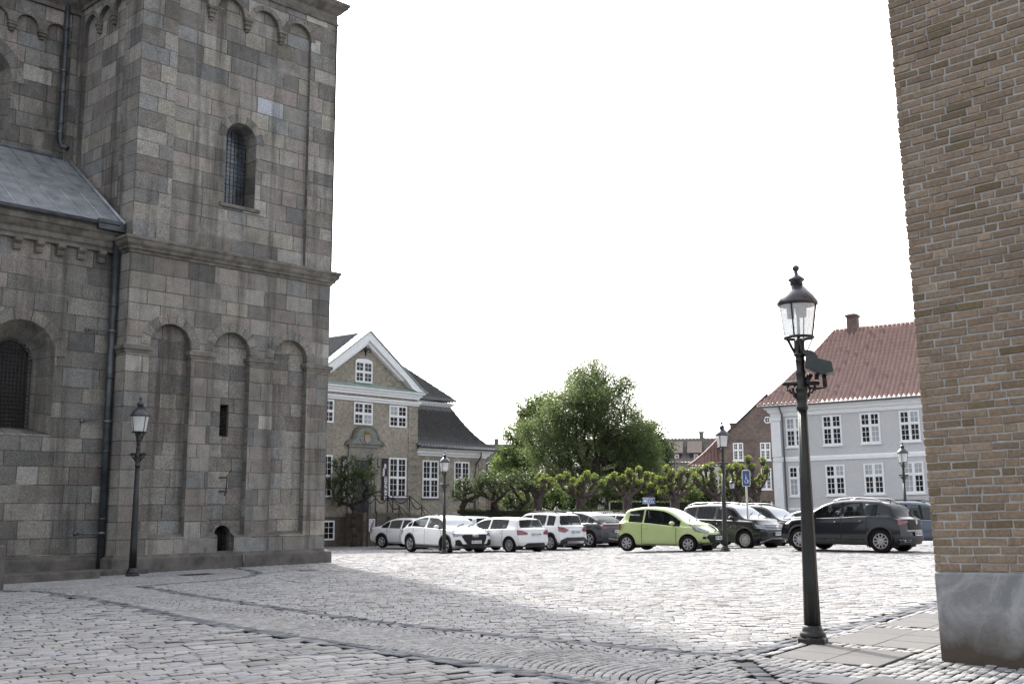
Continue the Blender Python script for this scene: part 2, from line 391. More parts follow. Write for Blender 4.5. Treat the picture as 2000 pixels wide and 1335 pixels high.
def band_stones(pl, w_, ln, tint, far=36, rows=2):
    for r in range(rows):
        off = (r-(rows-1)/2)*w_; t = rng.uniform(0, ln); xs = []
        for (x0, y0), (x1, y1) in zip(pl[:-1], pl[1:]):
            L = math.hypot(x1-x0, y1-y0); dx, dy = (x1-x0)/L, (y1-y0)/L
            while t < L:
                l = ln*rng.uniform(.8, 1.2); xs.append((x0+dx*(t+l/2)-dy*off, y0+dy*(t+l/2)+dx*off, l/2, w_/2, math.atan2(dy, dx))); t += l
            t -= L
        A = np.array(xs).T; k = wedge(A[0], A[1], far) & ~inpoly(A[0], A[1], CHF); A = A[:, k]; STONES.append((A[0], A[1], A[2], A[3], A[4], np.full(A.shape[1], tint)))
band_stones(BAND1, .15, .24, -.5); band_stones(BAND2, .13, .24, -.5); band_stones(BAND3, .13, .2, -.42); band_stones(SHORT, .17, .3, -.55, rows=1)

def build_stones(name, sel, gap, jit=1., gapw=1.):
    X, Y, HL, HW, AN, T = [np.concatenate([s[i] for s in sel]) for i in range(6)]
    n = len(X); gp = gap*rng.uniform(.6, 1.5, n)
    hl = np.maximum(HL-gp/2, .02); hw = np.maximum(HW-gapw*gp/2, .02)
    ca, sa = np.cos(AN+rng.normal(0, .02*jit, n)), np.sin(AN+rng.normal(0, .02*jit, n))
    sx = np.array([-1, 1, 1, -1]); sy = np.array([-1, -1, 1, 1])
    zj = rng.normal(0, .004*jit, n); tx = rng.normal(0, .016*jit, n); ty = rng.normal(0, .022*jit, n)
    vs = []
    def ring(inset, dz, jit):
        lx = (hl[:, None]-inset)*sx*(1+rng.normal(0, jit, (n, 4))); ly = (hw[:, None]-inset)*sy*(1+rng.normal(0, jit, (n, 4)))
        wx = X[:, None]+lx*ca[:, None]-ly*sa[:, None]; wy = Y[:, None]+lx*sa[:, None]+ly*ca[:, None]
        z = gnp(wx, wy)+zj[:, None]+lx*tx[:, None]+ly*ty[:, None]+dz
        return np.stack([wx, wy, z], -1)
    js = rng.normal(0, 1, (n, 4))
    top = ring(np.minimum(.009, hw*.2)[:, None], .0, .025*jit); mid = ring(.0, -.009, .03*jit); bot = mid.copy(); bot[:, :, 2] -= .04; bot[:, :, :2] = mid[:, :, :2]
    V = np.concatenate([top, mid, bot], 1).reshape(-1, 3)
    q = [(0, 1, 2, 3)]
    for i in range(4):
        j = (i+1) % 4; q += [(4+i, 4+j, j, i), (8+i, 8+j, 4+j, 4+i)]
    Q = (np.arange(n)[:, None, None]*12+np.array(q)[None]).reshape(-1, 4)
    ci = rng.integers(0, len(GREY), n); C = GREY[ci]*.98*rng.uniform(.88, 1.12, (n, 1))
    dk = T < 0; C = np.where(dk[:, None], np.array([.15, .155, .168])*rng.uniform(.75, 1.3, (n, 1)), C*np.abs(T)[:, None])
    bl = rng.random(n) < .03; C[bl & ~dk] = np.array([.29, .30, .33])
    C = np.repeat(C, 9, axis=0); C[2::9] *= .16; C[4::9] *= .16; C[6::9] *= .16; C[8::9] *= .16      # soil on the sunken flanks
    return mesh_np(name, V, Q, C, [MT['sett']], 'structure')
MT['sett'] = mat_attr('granite_sett', .85, .25, 38., .06, .35, dirtamt=.38)
build_stones('cobblestones', STONES[:1], .019, .9, 1.25); build_stones('square_setts', STONES[1:2], .0125, .9, 1.3)
build_stones('pavement_setts', [STONES[2]]+STONES[4:], .014, 1.1)
build_stones('fan_setts', [STONES[3]], .009, .3, 3.4)
print('stones', sum(len(s[0]) for s in STONES))

# bedding / far ground sheet with a sett pattern carrying on where the single stones stop
def ground_sheet():
    m, nt, b, L = newmat('square_bedding'); v = objvec(nt)
    br = nt.nodes.new('ShaderNodeTexBrick'); mp = nt.nodes.new('ShaderNodeMapping'); mp.inputs['Rotation'].default_value = (0, 0, R(-7))
    t = nt.nodes.new('ShaderNodeTexCoord'); L.new(t.outputs['Object'], mp.inputs[0]); L.new(mp.outputs[0], br.inputs['Vector'])
    br.inputs['Scale'].default_value = 1; br.inputs['Brick Width'].default_value = .22; br.inputs['Row Height'].default_value = .148; br.inputs['Mortar Size'].default_value = .02
    br.inputs['Color1'].default_value = (.33, .325, .33, 1); br.inputs['Color2'].default_value = (.26, .255, .265, 1); br.inputs['Mortar'].default_value = (.06, .055, .05, 1)
    sep = nt.nodes.new('ShaderNodeSeparateXYZ'); L.new(t.outputs['Object'], sep.inputs[0])
    soil = mix(nt, (.018, .015, .014), (.04, .035, .03), noise(nt, 8, 4, .6, v))
    far = ramp(nt, math_(nt, 'MULTIPLY', math_(nt, 'SUBTRACT', sep.outputs[1], 50.), .5, True), [(0, 0), (1, 1)])
    L.new(mix(nt, soil, br.outputs['Color'], far), b.inputs['Base Color']); b.inputs['Roughness'].default_value = .7
    bump(nt, b, br.outputs['Fac'], -.4, .015)
    xs = sorted(set([-600, -300, -120, -60]+list(range(-40, 41, 2))+[60, 120, 300, 600])); ys = sorted(set([-60, -20, 0]+list(range(4, 76, 2))+[90, 130, 250, 500, 900]))
    mb = MB(); mb.grid([[(x, y, g(x, y)-(.036 if y < 60 else .036)) for x in xs] for y in ys], 0, True)
    tag(mb.build('ground', m), kind='structure')
ground_sheet()
# granite slabs of the pavement
def slabs():
    mb = MB(); cols = []
    def slab(a0, a1, b0, b1, c):
        gp = .004
        pts = [pav(a, b) for a, b in ((a0+gp, b0+gp), (a1-gp, b0+gp), (a1-gp, b1-gp), (a0+gp, b1-gp))]
        dz = random.uniform(-.002, .002)
        top = [(p.x, p.y, g(p.x, p.y)+.002+dz) for p in pts]; bot = [(p.x, p.y, g(p.x, p.y)-.06) for p in pts]
        ctr = sum((Vector(t) for t in top), Vector())/4; ins = [tuple(Vector(t)+(ctr-Vector(t)).normalized()*.006) for t in top]
        mid = [(t[0], t[1], t[2]-.005) for t in top]
        mb.add(ins+mid+bot, [(3, 2, 1, 0)]+[(i, (i+1) % 4, 4+(i+1) % 4, 4+i) for i in range(4)]+[(4+i, 4+(i+1) % 4, 8+(i+1) % 4, 8+i) for i in range(4)])
        cols.extend([c]*9)
    random.seed(5)
    for k, (a0, a1, b0, b1) in enumerate(BLK):
        if k == 6: slab(a0, a1, b0, b1, (.20, .20, .215)); continue
        na = max(2, round((a1-a0)/.63)); nb = max(2, round((b1-b0)/.63))
        for i in range(na):
            for j in range(nb):
                s = random.uniform(.9, 1.08); c = (.135*s, .132*s, .129*s)
                slab(a0+(a1-a0)*i/na, a0+(a1-a0)*(i+1)/na, b0+(b1-b0)*j/nb, b0+(b1-b0)*(j+1)/nb, c)
    o = mb.build('pavement_slabs', mat_attr('granite_slab', .75, .35, 60., .15, .25, dirtamt=.15)); face_colors(o.data, cols); tag(o, kind='structure')
slabs()
# ------------------------------------------------------------ coursed stone walls
GRAN = [((.20, .192, .178), 6), ((.225, .213, .195), 5), ((.225, .203, .187), 3), ((.24, .225, .195), 2.5), ((.155, .152, .146), 2.5), ((.28, .27, .25), 1.2), ((.185, .188, .186), 2), ((.20, .18, .168), 1.4), ((.245, .218, .198), 1)]
GW = [w for _, w in GRAN]
class Ash:
    """stone faces cut along real courses and joints; keeps the distance to the joints in two UV layers"""
    def __init__(s): s.v = []; s.f = []; s.a = []; s.b = []; s.c = []
    def put(s, pts, ua, ub, col):
        k = len(s.v); s.v += [tuple(p) for p in pts]; s.f.append(tuple(range(k, k+len(pts)))); s.a.append(ua); s.b.append(ub); s.c.append(col)
    def face(s, outline, holes, mp, courses, seed, flip=False, wr=(.5, 1.15), tint=1., pick=None):
        bm = bmesh.new()
        for loop in [outline]+list(holes):
            vs = [bm.verts.new((p[0], p[1], 0)) for p in loop]
            for i in range(len(vs)): bm.edges.new((vs[i], vs[(i+1) % len(vs)]))
        bmesh.ops.triangle_fill(bm, edges=bm.edges[:], use_beauty=True)
        zs = [p[1] for p in outline]; xs = [p[0] for p in outline]; x0, x1 = min(xs), max(xs)
        cz = [c for c in courses if min(zs)+.02 < c < max(zs)-.02]
        for c in cz: bmesh.ops.bisect_plane(bm, geom=bm.faces[:]+bm.edges[:]+bm.verts[:], plane_co=(0, c, 0), plane_no=(0, 1, 0), dist=1e-5)
        lv = [min(zs)]+cz+[max(zs)]; joints = []; rows = [[] for _ in lv]
        def row(z): 
            for i in range(len(lv)-1):
                if z < lv[i+1]: return i
            return len(lv)-2
        for f in bm.faces: rows[row(f.calc_center_median().y)].append(f)
        for i in range(len(lv)-1):
            rr = random.Random(seed*977+i*31); x = x0; js = [x0]
            while True:
                x += rr.uniform(*wr)
                if x > x1-.3: break
                js.append(x)
            js.append(x1); joints.append(js); fs = set(rows[i])
            for j in js[1:-1]:
                fs = {f for f in bm.faces if f.is_valid and row(f.calc_center_median().y) == i}
                ge = set(); gv = set()
                for f in fs: ge.update(f.edges); gv.update(f.verts)
                bmesh.ops.bisect_plane(bm, geom=list(fs)+list(ge)+list(gv), plane_co=(j, 0, 0), plane_no=(1, 0, 0), dist=1e-5)
        cols = {}
        for f in bm.faces:
            c = f.calc_center_median(); i = row(c.y); js = joints[i]
            k = max(q for q in range(len(js)-1) if js[q] <= c.x+1e-4)
            if (i, k) not in cols:
                rr = random.Random(seed*7919+i*101+k); q = rr.choices(range(len(GRAN)), GW)[0]; t = rr.uniform(.78, 1.46)*tint
                cols[i, k] = [x*t for x in GRAN[q][0]]
                if pick and pick[0] == i and js[k] <= pick[1] < js[k+1]: cols[i, k] = pick[2]
            pts = [(v.co.x, v.co.y) for v in f.verts]
            ar = sum(pts[q][0]*pts[(q+1) % len(pts)][1]-pts[(q+1) % len(pts)][0]*pts[q][1] for q in range(len(pts)))
            if (ar < 0) != flip: pts = pts[::-1]
            s.put([mp(*p) for p in pts], [(p[0]-js[k], p[1]-lv[i]) for p in pts], [(js[k+1]-p[0], lv[i+1]-p[1]) for p in pts], cols[i, k])
        bm.free()
    def jamb(s, path0, path1, mp0, mp1, courses, seed, tint=.95):
        """reveal between an outer and an inner path (same number of points)"""
        rr = random.Random(seed); acc = 0; nxt = rr.uniform(.4, .55); st = 0; col = None
        def newc(): q = rr.choices(range(len(GRAN)), GW)[0]; t = rr.uniform(.8, 1.1)*tint; return [x*t for x in GRAN[q][0]]
        col = newc()
        for i in range(len(path0)-1):
            A, B = Vector(path0[i]), Vector(path0[i+1]); L = (B-A).length
            n = max(1, int(L/.48)) if L > .5 else 1
            for k in range(n):
                t0, t1 = k/n, (k+1)/n
                q = [mp0(*(A.lerp(B, t0))), mp0(*(A.lerp(B, t1))), mp1(*(Vector(path1[i]).lerp(Vector(path1[i+1]), t1))), mp1(*(Vector(path1[i]).lerp(Vector(path1[i+1]), t0)))]
                if L > .5: col = newc(); d0, d1 = 0, L/n
                else:
                    if acc+L > nxt: acc = 0; nxt = rr.uniform(.35, .55); col = newc()
                    d0, d1 = acc, acc+L; acc += L
                e = (L/n if L > .5 else nxt)
                s.put(q, [(d0, 9), (d1, 9), (d1, 9), (d0, 9)], [(e-d0, 9), (e-d1, 9), (e-d1, 9), (e-d0, 9)], col)
    def ring(s, cx, cz, r0, r1, n, mp, depth=.012, seed=1, a0=0., a1=math.pi, tint=.88):
        rr = random.Random(seed)
        for k in range(n):
            q = rr.choices(range(len(GRAN)), GW)[0]; t = rr.uniform(.88, 1.15)*tint; col = [x*t for x in GRAN[q][0]]
            b0, b1 = a0+(a1-a0)*k/n, a0+(a1-a0)*(k+1)/n; m = 4
            for j in range(m):
                c0, c1 = b0+(b1-b0)*j/m, b0+(b1-b0)*(j+1)/m
                P = [(cx+r*math.cos(c), cz+r*math.sin(c)) for r, c in ((r0, c0), (r1, c0), (r1, c1), (r0, c1))]
                L0, L1, LE = (c0-b0)*r1, (c1-b0)*r1, (b1-b0)*r1
                s.put([mp(p[0], p[1], -depth) for p in P], [(L0, 9), (L0, 9), (L1, 9), (L1, 9)], [(LE-L0, 9), (LE-L0, .012), (LE-L1, .012), (LE-L1, 9)], col)
                s.put([mp(P[1][0], P[1][1], -depth), mp(P[1][0], P[1][1], .01), mp(P[2][0], P[2][1], .01), mp(P[2][0], P[2][1], -depth)], [(9, 9)]*4, [(9, 9)]*4, col)
                s.put([mp(P[0][0], P[0][1], -depth), mp(P[0][0], P[0][1], .01), mp(P[3][0], P[3][1], .01), mp(P[3][0], P[3][1], -depth)], [(9, 9)]*4, [(9, 9)]*4, col)
    def build(s, name, mat, parent):
        me = bpy.data.meshes.new(name); me.from_pydata(s.v, [], s.f); me.materials.append(mat); me.update()
        for nm, dat in (('jointA', s.a), ('jointB', s.b)):
            u = me.uv_layers.new(name=nm); u.data.foreach_set('uv', [x for f in dat for p in f for x in p])
        face_colors(me, s.c)
        o = bpy.data.objects.new(name, me); COL.objects.link(o); o.parent = parent; return o
def arc(cx, cz, r, a0, a1, n=14): return [(cx+r*math.cos(a0+(a1-a0)*i/n), cz+r*math.sin(a0+(a1-a0)*i/n)) for i in range(n+1)]
def archpoly(cx, r, zb, zs, n=14): return [(cx-r, zb), (cx+r, zb)]+arc(cx, zs, r, 0, math.pi, n)

MT['ashlar'] = mat_ashlar('granite_ashlar')
MT['moulding'] = plain('carved_stone', (.145, .135, .12), .85, 0, .45, 3.2, .5, spec=.3, bscale=22.)
MT['plinth'] = plain('plinth_stone', (.105, .096, .09), .85, 0, .4, 2.2, .5, spec=.3, bscale=30.)
MT['copper'] = plain('lead_roof', (.30, .315, .34), .42, .3, .35, 2.4, .15, bscale=9.)
MT['pipe'] = plain('drainpipe_copper', (.06, .068, .074), .42, .45, .4, 3.0, .1)
church = thing('church', 'grey granite church with square tower, arched niches and lead covered aisle roof', 'church', (CHURCH_O.x, CHURCH_O.y, 0), CHURCH_A)
_r = random.Random(3); CRS = [.25]
while CRS[-1] < 42: CRS.append(CRS[-1]+_r.uniform(.38, .54))
XL, XR = -.2, 6.62
NI = [(1.145, .645), (3.11, .63), (5.18, .62)]; ZS = 5.99
def tower():
    A = Ash(); front = lambda y: (lambda s_, z, d=0.: (s_, y+d, z))
    holes = []
    for i, (cx, r) in enumerate(NI):
        if i == 1: holes.append([(cx-r, .72), (2.86, .72), (2.86, .27), (3.4, .27), (3.4, .72), (cx+r, .72)]+arc(cx, ZS, r, 0, math.pi))
        else: holes.append(archpoly(cx, r, .72, ZS))
    A.face([(XL, .2), (XR, .2), (XR, 8.5), (XL, 8.5)], holes, front(0), CRS, 1, tint=.84)
    A.face([(0, .2), (.8, .2), (.8, 9.4), (0, 9.4)], [], lambda s_, z: (XL, s_, z), CRS, 2, flip=True)
    A.face([(0, .2), (9, .2), (9, 8.5), (0, 8.5)], [], lambda s_, z: (XR, s_, z), CRS, 3)
    for i, (cx, r) in enumerate(NI):
        hb = []
        if i == 1: hb = [[(2.92, 3.57), (3.21, 3.57), (3.21, 4.5), (2.92, 4.5)], archpoly(3.13, .27, .27, .75, 10)]
        A.face([(cx-r-.02, .22), (cx+r+.02, .22), (cx+r+.02, ZS+r+.05), (cx-r-.02, ZS+r+.05)], hb, front(.22), [c+.03 for c in CRS], 11+i, tint=.80, wr=(.4, .95))
        pth = [(cx+r, .72)]+arc(cx, ZS, r, 0, math.pi)+[(cx-r, .72)]
        A.jamb(pth, pth, front(0), front(.22), CRS, 20+i, .85)
        A.ring(cx, ZS, r, r+.27, 9, front(0), .012, 30+i)
    for p, sd in (([(2.92, 3.57), (3.21, 3.57), (3.21, 4.5), (2.92, 4.5), (2.92, 3.57)], 41), (archpoly(3.13, .27, .27, .75, 10)+[(2.86, .27)], 42)):
        A.jamb(p, p, front(.22), front(.6), CRS, sd, .7)
    A.ring(3.13, .75, .27, .36, 5, front(.22), .03, 43)
    # upper stage
    yu, xl, xr = .05, -.16, 6.66
    sc = [(.97, 9.02), (5.66, 9.02)]; r = .47; cs = [5.19, 3.94, 2.69, 1.44]
    for c in cs: sc += arc(c, 16.42, r, 0, math.pi, 10)
    A.face([(xl, 8.9), (xr, 8.9), (xr, 17.4), (xl, 17.4)], [sc], front(yu), CRS, 4, wr=(.55, 1.0))
    pth = sc[1:]+[sc[0]]; A.jamb(pth, pth, front(yu), front(yu+.13), CRS, 44, .8)
    W = archpoly(3.285, .535, 10.5, 12.565)
    A.face([(.9, 8.9), (5.7, 8.9), (5.7, 17.1), (.9, 17.1)], [W], front(yu+.13), [c-.02 for c in CRS], 5, tint=1.02, pick=(11, 3.9, [.40, .42, .46]))
    Wi = [(3.285+(p[0]-3.285)*.86, 10.56 if p[1] < 10.6 else p[1]-.06) for p in W]
    A.jamb(W+[W[0]], Wi+[Wi[0]], front(yu+.13), front(yu+.72), CRS, 45, .8)
    A.ring(3.285, 12.565, .535, .80, 7, front(yu+.13), .01, 46)
    for k, c in enumerate(cs): A.ring(c, 16.42, r, r+.155, 5, front(yu), .014, 50+k)
    # flank above the aisle roof
    sl = [(1.05, 9.3), (3.8, 9.3)]
    for c in (3.36, 2.425, 1.49): sl += arc(c, 16.05, .40, 0, math.pi, 10)
    lf = lambda x: (lambda s_, z, d=0.: (x+d, s_, z))
    A.face([(yu, 8.9), (4.4, 8.9), (4.4, 17.4), (yu, 17.4)], [sl], lf(xl), CRS, 6, flip=True, wr=(.5, 1.0))
    pth = sl[1:]+[sl[0]]; A.jamb(pth, pth, lf(xl), lf(xl+.13), CRS, 47, .8)
    A.face([(.95, 9.2), (3.9, 9.2), (3.9, 16.6), (.95, 16.6)], [], lf(xl+.13), [c-.02 for c in CRS], 7, flip=True)
    for k, c in enumerate((3.36, 2.425, 1.49)): A.ring(c, 16.05, .40, .52, 5, lf(xl), .014, 60+k)
    A.face([(0, 8.9), (9, 8.9), (9, 17.4), (0, 17.4)], [], lambda s_, z: (xr, s_, z), CRS, 8)
    # belfry stage (reaches out of the picture)
    big = [17.4+.9*i for i in range(30)]
    A.face([(xl+.03, 17.9), (xr-.03, 17.9), (xr-.03, 41), (xl+.03, 41)], [], front(yu+.06), big, 9, wr=(1.2, 2.4), tint=.8)
    A.face([(.1, 17.0), (9, 17.0), (9, 41), (.1, 41)], [], lambda s_, z: (xl+.03, s_, z), big, 10, flip=True, wr=(1.2, 2.4))
    A.face([(.1, 17.9), (9, 17.9), (9, 41), (.1, 41)], [], lambda s_, z: (xr-.03, s_, z), big, 11, wr=(1.2, 2.4))
    o = A.build('tower_wall', MT['ashlar'], church)
    # core that closes the tower, dark voids behind the openings
    mb = MB(); mb.b2(xl+.16, xr-.1, 1.1, 8.95, .1, 41.1); mb.b2(XL+.1, XR-.1, .62, 1.08, .1, 3.4); mb.b2(XL+.1, XR-.1, .62, 1.08, 4.7, 9.8); mb.build('tower_core', MT['dark'], church)
tower()
def church_trim():
    mb = MB(); tp = [(XL, .78), (XL, 0), (XR, 0), (XR, 9)]
    mb.sweep(tp, [(-.03, 8.5), (.03, 8.5), (.05, 8.56), (.12, 8.60), (.12, 8.65), (.19, 8.72), (.21, 8.79), (.215, 8.83), (.25, 8.85), (.25, 8.91), (.22, 8.94), (-.1, 9.0)])
    mb.build('string_course', MT['moulding'], church)
    mb = MB(); mb.sweep([(-.16, 4.4), (-.16, .3)][::1], [(-.03, 16.75), (.05, 16.75), (.06, 16.85), (.22, 17.0), (.30, 17.12), (.30, 17.25), (-.03, 17.3)])
    mb.sweep([(-.16, .05), (6.66, .05), (6.66, 9)], [(-.03, 17.28), (.05, 17.28), (.06, 17.33), (.015, 17.37), (.015, 17.62), (.10, 17.68), (.18, 17.78), (.27, 17.86), (.28, 17.92), (.32, 17.94), (.32, 18.02), (-.05, 18.1)])
    mb.build('upper_cornice', MT['moulding'], church)
    mb = MB(); pp = [(XL, .79), (XL, 0), (XR, 0), (XR, 9)]; pr = [(-.05, .30), (.0, .27), (.15, .19), (.17, .16), (.17, -.6)]
    mb.sweep(pp, pr); mb.sweep([(-16, .8), (XL-.165, .8)], pr)
    finish_bevel(mb.build('plinth', MT['plinth'], church), .012)
    for x0, x1, wrap in ((XL, .5, 1), (NI[0][0]+NI[0][1], NI[1][0]-NI[1][1], 0), (NI[1][0]+NI[1][1], NI[2][0]-NI[2][1], 0), (NI[2][0]+NI[2][1], XR, 2)):
        mb = MB(); p = [(x0, .21), (x0, 0), (x1, 0), (x1, .21)]
        if wrap == 1: p[0] = (x0, .78)
        if wrap == 2: p[3] = (x1, .78)
        mb.sweep(p, [(-.02, 5.72), (.03, 5.72), (.05, 5.78), (.10, 5.82), (.10, 5.91), (-.02, 5.95)]); mb.build('impost', MT['moulding'], church)
    for i, (cx, r) in enumerate(NI):
        mb = MB(); segs = [(cx-r, cx+r)] if i != 1 else [(cx-r, 2.86), (3.4, cx+r)]
        for a, b in segs: mb = MB(); mb.add([(a, 0, .715), (b, 0, .715), (b, .23, .83), (a, .23, .83)], [(0, 1, 2, 3)]); mb.build('niche_sill', MT['moulding'], church)
    for x in (4.565, 3.315, 2.065):
        mb = MB(); y = .05
        for w_, z0, z1, d in ((.30, 16.34, 16.43, .16), (.24, 16.22, 16.34, .13), (.19, 16.1, 16.22, .1), (.12, 16.02, 16.1, .06)): mb.b2(x-w_/2, x+w_/2, y+.135-d-.02, y+.135, z0, z1)
        finish_bevel(mb.build('corbel', MT['moulding'], church), .012)
    for y in (2.893, 1.957):
        mb = MB()
        for w_, z0, z1, d in ((.2, 15.97, 16.06, .16), (.16, 15.85, 15.97, .13), (.11, 15.74, 15.85, .1)): mb.b2(-.16+.135-d-.02, -.16+.135, y-w_/2, y+w_/2, z0, z1)
        finish_bevel(mb.build('corbel', MT['moulding'], church), .012)
    mb = MB(); mb.b2(2.6, 3.97, .10, .2, 10.4, 10.5); mb.build('window_sill', MT['moulding'], church)
    # grilles and glass
    def grille(name, x0, x1, y, z0, z1, dx, dz, arch=None, pane=True, rad=.011):
        f = MB()
        n = int((x1-x0)/dx); 
        for i in range(n+1):
            x = x0+(x1-x0)*i/n; zt = z1
            if arch: zt = arch[1]+math.sqrt(max(0, arch[2]**2-(x-arch[0])**2))
            f.tube([(x, y, z0), (x, y, zt)], rad, 5)
        n = int((z1-z0)/dz)
        for i in range(n+1):
            z = z0+(z1-z0)*i/n; a, b = x0, x1
            if arch and z > arch[1]:
                h = math.sqrt(max(0, arch[2]**2-(z-arch[1])**2)); a, b = arch[0]-h, arch[0]+h
            f.tube([(a, y-.015, z), (b, y-.015, z)], rad*(1.5 if i % 5 == 0 else .9), 5)
        o = f.build(name, MT['iron'], church)
        if pane:
            q = MB(); q.prism([(x0-.08, z0-.05), (x1+.08, z0-.05), (x1+.08, z1+.08), (x0-.08, z1+.08)], y+.1, y+.12); q.build('leaded_pane', MT['pane2'], o)
        return o
    MT['pane2'] = plain('church_glass', (.10, .12, .15), .18, 0, .5, 3., spec=.9)
    grille('window_grille', 3.285-.46, 3.285+.46, .66, 10.56, 13.0, .115, .13, (3.285, 12.5, .46))
    grille('window_grille', 2.93, 3.2, .34, 3.6, 4.48, .09, .11, pane=False)
    grille('hatch_grille', 2.88, 3.38, .42, .25, 1.0, .1, .25, (3.13, .75, .26), pane=False)
    # iron handle and small pipe
    mb = MB(); mb.tube([(3.12, .12, 1.86), (3.14, .06, 2.2), (3.13, .05, 2.42), (3.22, .03, 2.55), (3.25, 0, 2.62)], .016, 6)
    for z in (1.98, 2.38): mb.tube([(2.98, .24, z), (3.05, .05, z), (3.14, .04, z)], .022, 6)
    mb.build('iron_hook', MT['iron'], church)
    mb = MB(); mb.tube([(3.62, -.19, -.2), (3.62, -.19, .2)], .03, 8); mb.build('vent_pipe', MT['zinc'], church)
church_trim()
def aisle():
    A = Ash(); fr = lambda y: (lambda s_, z, d=0.: (s_, y+d, z)); crs = [c+.06 for c in CRS]
    cx, r, zs = -2.68, .9, 5.5
    W = [(cx-r, 3.42), (cx+r, 3.42)]+arc(cx, zs, r, 0, math.pi)
    Wi = [(cx-.48, 3.62), (cx+.48, 3.62)]+arc(cx, 5.42, .48, 0, math.pi)
    W2 = [(x-6., z) for x, z in W]; W2i = [(x-6., z) for x, z in Wi]
    A.face([(-16, .2), (XL, .2), (XL, 8.56), (-16, 8.56)], [W, W2], fr(.8), crs, 71, wr=(.55, 1.35), tint=.78)
    for a, b in ((W, Wi), (W2, W2i)): A.jamb(a+[a[0]], b+[b[0]], fr(.8), fr(1.45), crs, 72, .75)
    A.ring(cx, zs, r, r+.30, 7, fr(.8), .012, 73); A.ring(cx-6, zs, r, r+.30, 7, fr(.8), .012, 74)
    # clerestory
    c2, zc = -3.05, 14.
    V = [(c2-1., 12.45), (c2+1., 12.45)]+arc(c2, zc, 1., 0, math.pi); Vi = [(c2-.62, 12.55), (c2+.62, 12.55)]+arc(c2, 13.9, .62, 0, math.pi)
    A.face([(-16, 11.7), (-.1, 11.7), (-.1, 17.2), (-16, 17.2)], [V], fr(4.2), crs, 75, tint=.9)
    A.jamb(V+[V[0]], Vi+[Vi[0]], fr(4.2), fr(4.75), crs, 76, .75); A.ring(c2, zc, 1., 1.34, 8, fr(4.2), .012, 77)
    out = [(-.42, 16.9), (-15.7, 16.9), (-15.7, 15.7)]; k = -15.7+.13
    sc = []
    xs = [-.85-.9*i for i in range(16)][::-1]
    for x in xs: sc += [(p[0], p[1]) for p in arc(x, 15.83, .33, math.pi, 0, 10)]
    out = [(-15.2, 16.9), (-15.2, 15.72)]+sc+[(-.42, 15.72), (-.42, 16.9)]
    A.face(out, [], fr(4.08), crs, 78, tint=.9)
    A.jamb(out[1:-1], out[1:-1], fr(4.08), fr(4.2), crs, 79, .8)
    A.face([(-.42, 11.7), (-.1, 11.7), (-.1, 16.95), (-.42, 16.95)], [], fr(4.05), crs, 80, tint=.85)
    A.face([(4.05, 11.7), (4.2, 11.7), (4.2, 16.95), (4.05, 16.95)], [], lambda s_, z: (-.42, s_, z), crs, 81, flip=True)
    A.face([(-16, 17.2), (-.1, 17.2), (-.1, 21), (-16, 21)], [], fr(4.22), crs, 82)
    A.build('nave_wall', MT['ashlar'], church)
    mb = MB(); mb.b2(-16, -.3, 1.8, 9.0, .1, 9.0); mb.b2(-16, -.3, 5.0, 9.0, 9.0, 21); mb.build('nave_core', MT['dark'], church)
    mb = MB(); mb.sweep([(-16, .8), (XL, .8)], [(-.02, 8.53), (.10, 8.53), (.10, 8.62), (.16, 8.68), (.17, 8.80), (.23, 8.86), (.30, 8.98), (.35, 9.02), (.36, 9.14), (.40, 9.17), (.40, 9.26), (0, 9.3)])
    mb.build('cornice', MT['moulding'], church); mb = MB()
    mb.sweep([(-16, 4.08), (-.1, 4.08)], [(-.02, 16.62), (.08, 16.62), (.1, 16.75), (.22, 16.9), (.24, 17.0), (.36, 17.12), (.36, 17.25), (0, 17.3)])
    mb.build('cornice', MT['moulding'], church)
    for i in range(26):
        x = -.68-.575*i; mb = MB()
        mb.prism([(.8, 8.22), (.72, 8.22), (.68, 8.30), (.71, 8.36), (.60, 8.44), (.59, 8.54), (.8, 8.54)], -.1, .1, M=Matrix(((0, 1, 0, x), (1, 0, 0, 0), (0, 0, 1, 0), (0, 0, 0, 1))))
        finish_bevel(mb.build('corbel', MT['moulding'], church), .01)
    for i in range(14):
        x = -.4-.9*i; mb = MB()
        for w_, z0, z1, d in ((.26, 15.72, 15.8, .17), (.2, 15.62, 15.72, .14), (.14, 15.54, 15.62, .09)): mb.b2(x-w_/2, x+w_/2, 4.2-d, 4.2, z0, z1)
        finish_bevel(mb.build('corbel', MT['moulding'], church), .01)
    # roof of the aisle: lead sheets with rolls and staggered laps
    mb = MB(); y0, z0, y1, z1 = .36, 9.30, 4.2, 12.0; L = math.hypot(y1-y0, z1-z0); dy, dz = (y1-y0)/L, (z1-z0)/L
    P = lambda x, t, h=0.: (x, y0+dy*t-dz*h, z0+dz*t+dy*h)
    for i in range(27):
        xa, xb = XL-.03-.6*i, XL-.03-.6*(i+1); t = 0; k = 0; st = [0]+[.75+.9*q+(.45 if i % 2 else 0) for q in range(5)]; st = [q for q in st if q < L-.2]+[L]
        for a, b in zip(st[:-1], st[1:]):
            h0, h1 = .012, .0
            mb.add([P(xb, a, h0), P(xa, a, h0), P(xa, b, h1), P(xb, b, h1), P(xb, a, -.02), P(xa, a, -.02)], [(0, 1, 2, 3), (4, 5, 1, 0)])
        mb.tube([P(xa, 0, .015), P(xa, L, .015)], .02, 6)
    mb.add([P(XL-.03, 0, -.03), P(-16, 0, -.03), P(-16, 0, .012), P(XL-.03, 0, .012)], [(0, 1, 2, 3)])
    mb.tube([P(XL-.06, -.05, .05), P(XL-.06, L, .05)], .05, 8); mb.tube([(-16, 4.17, 12.03), (XL-.2, 4.17, 12.03)], .05, 8)
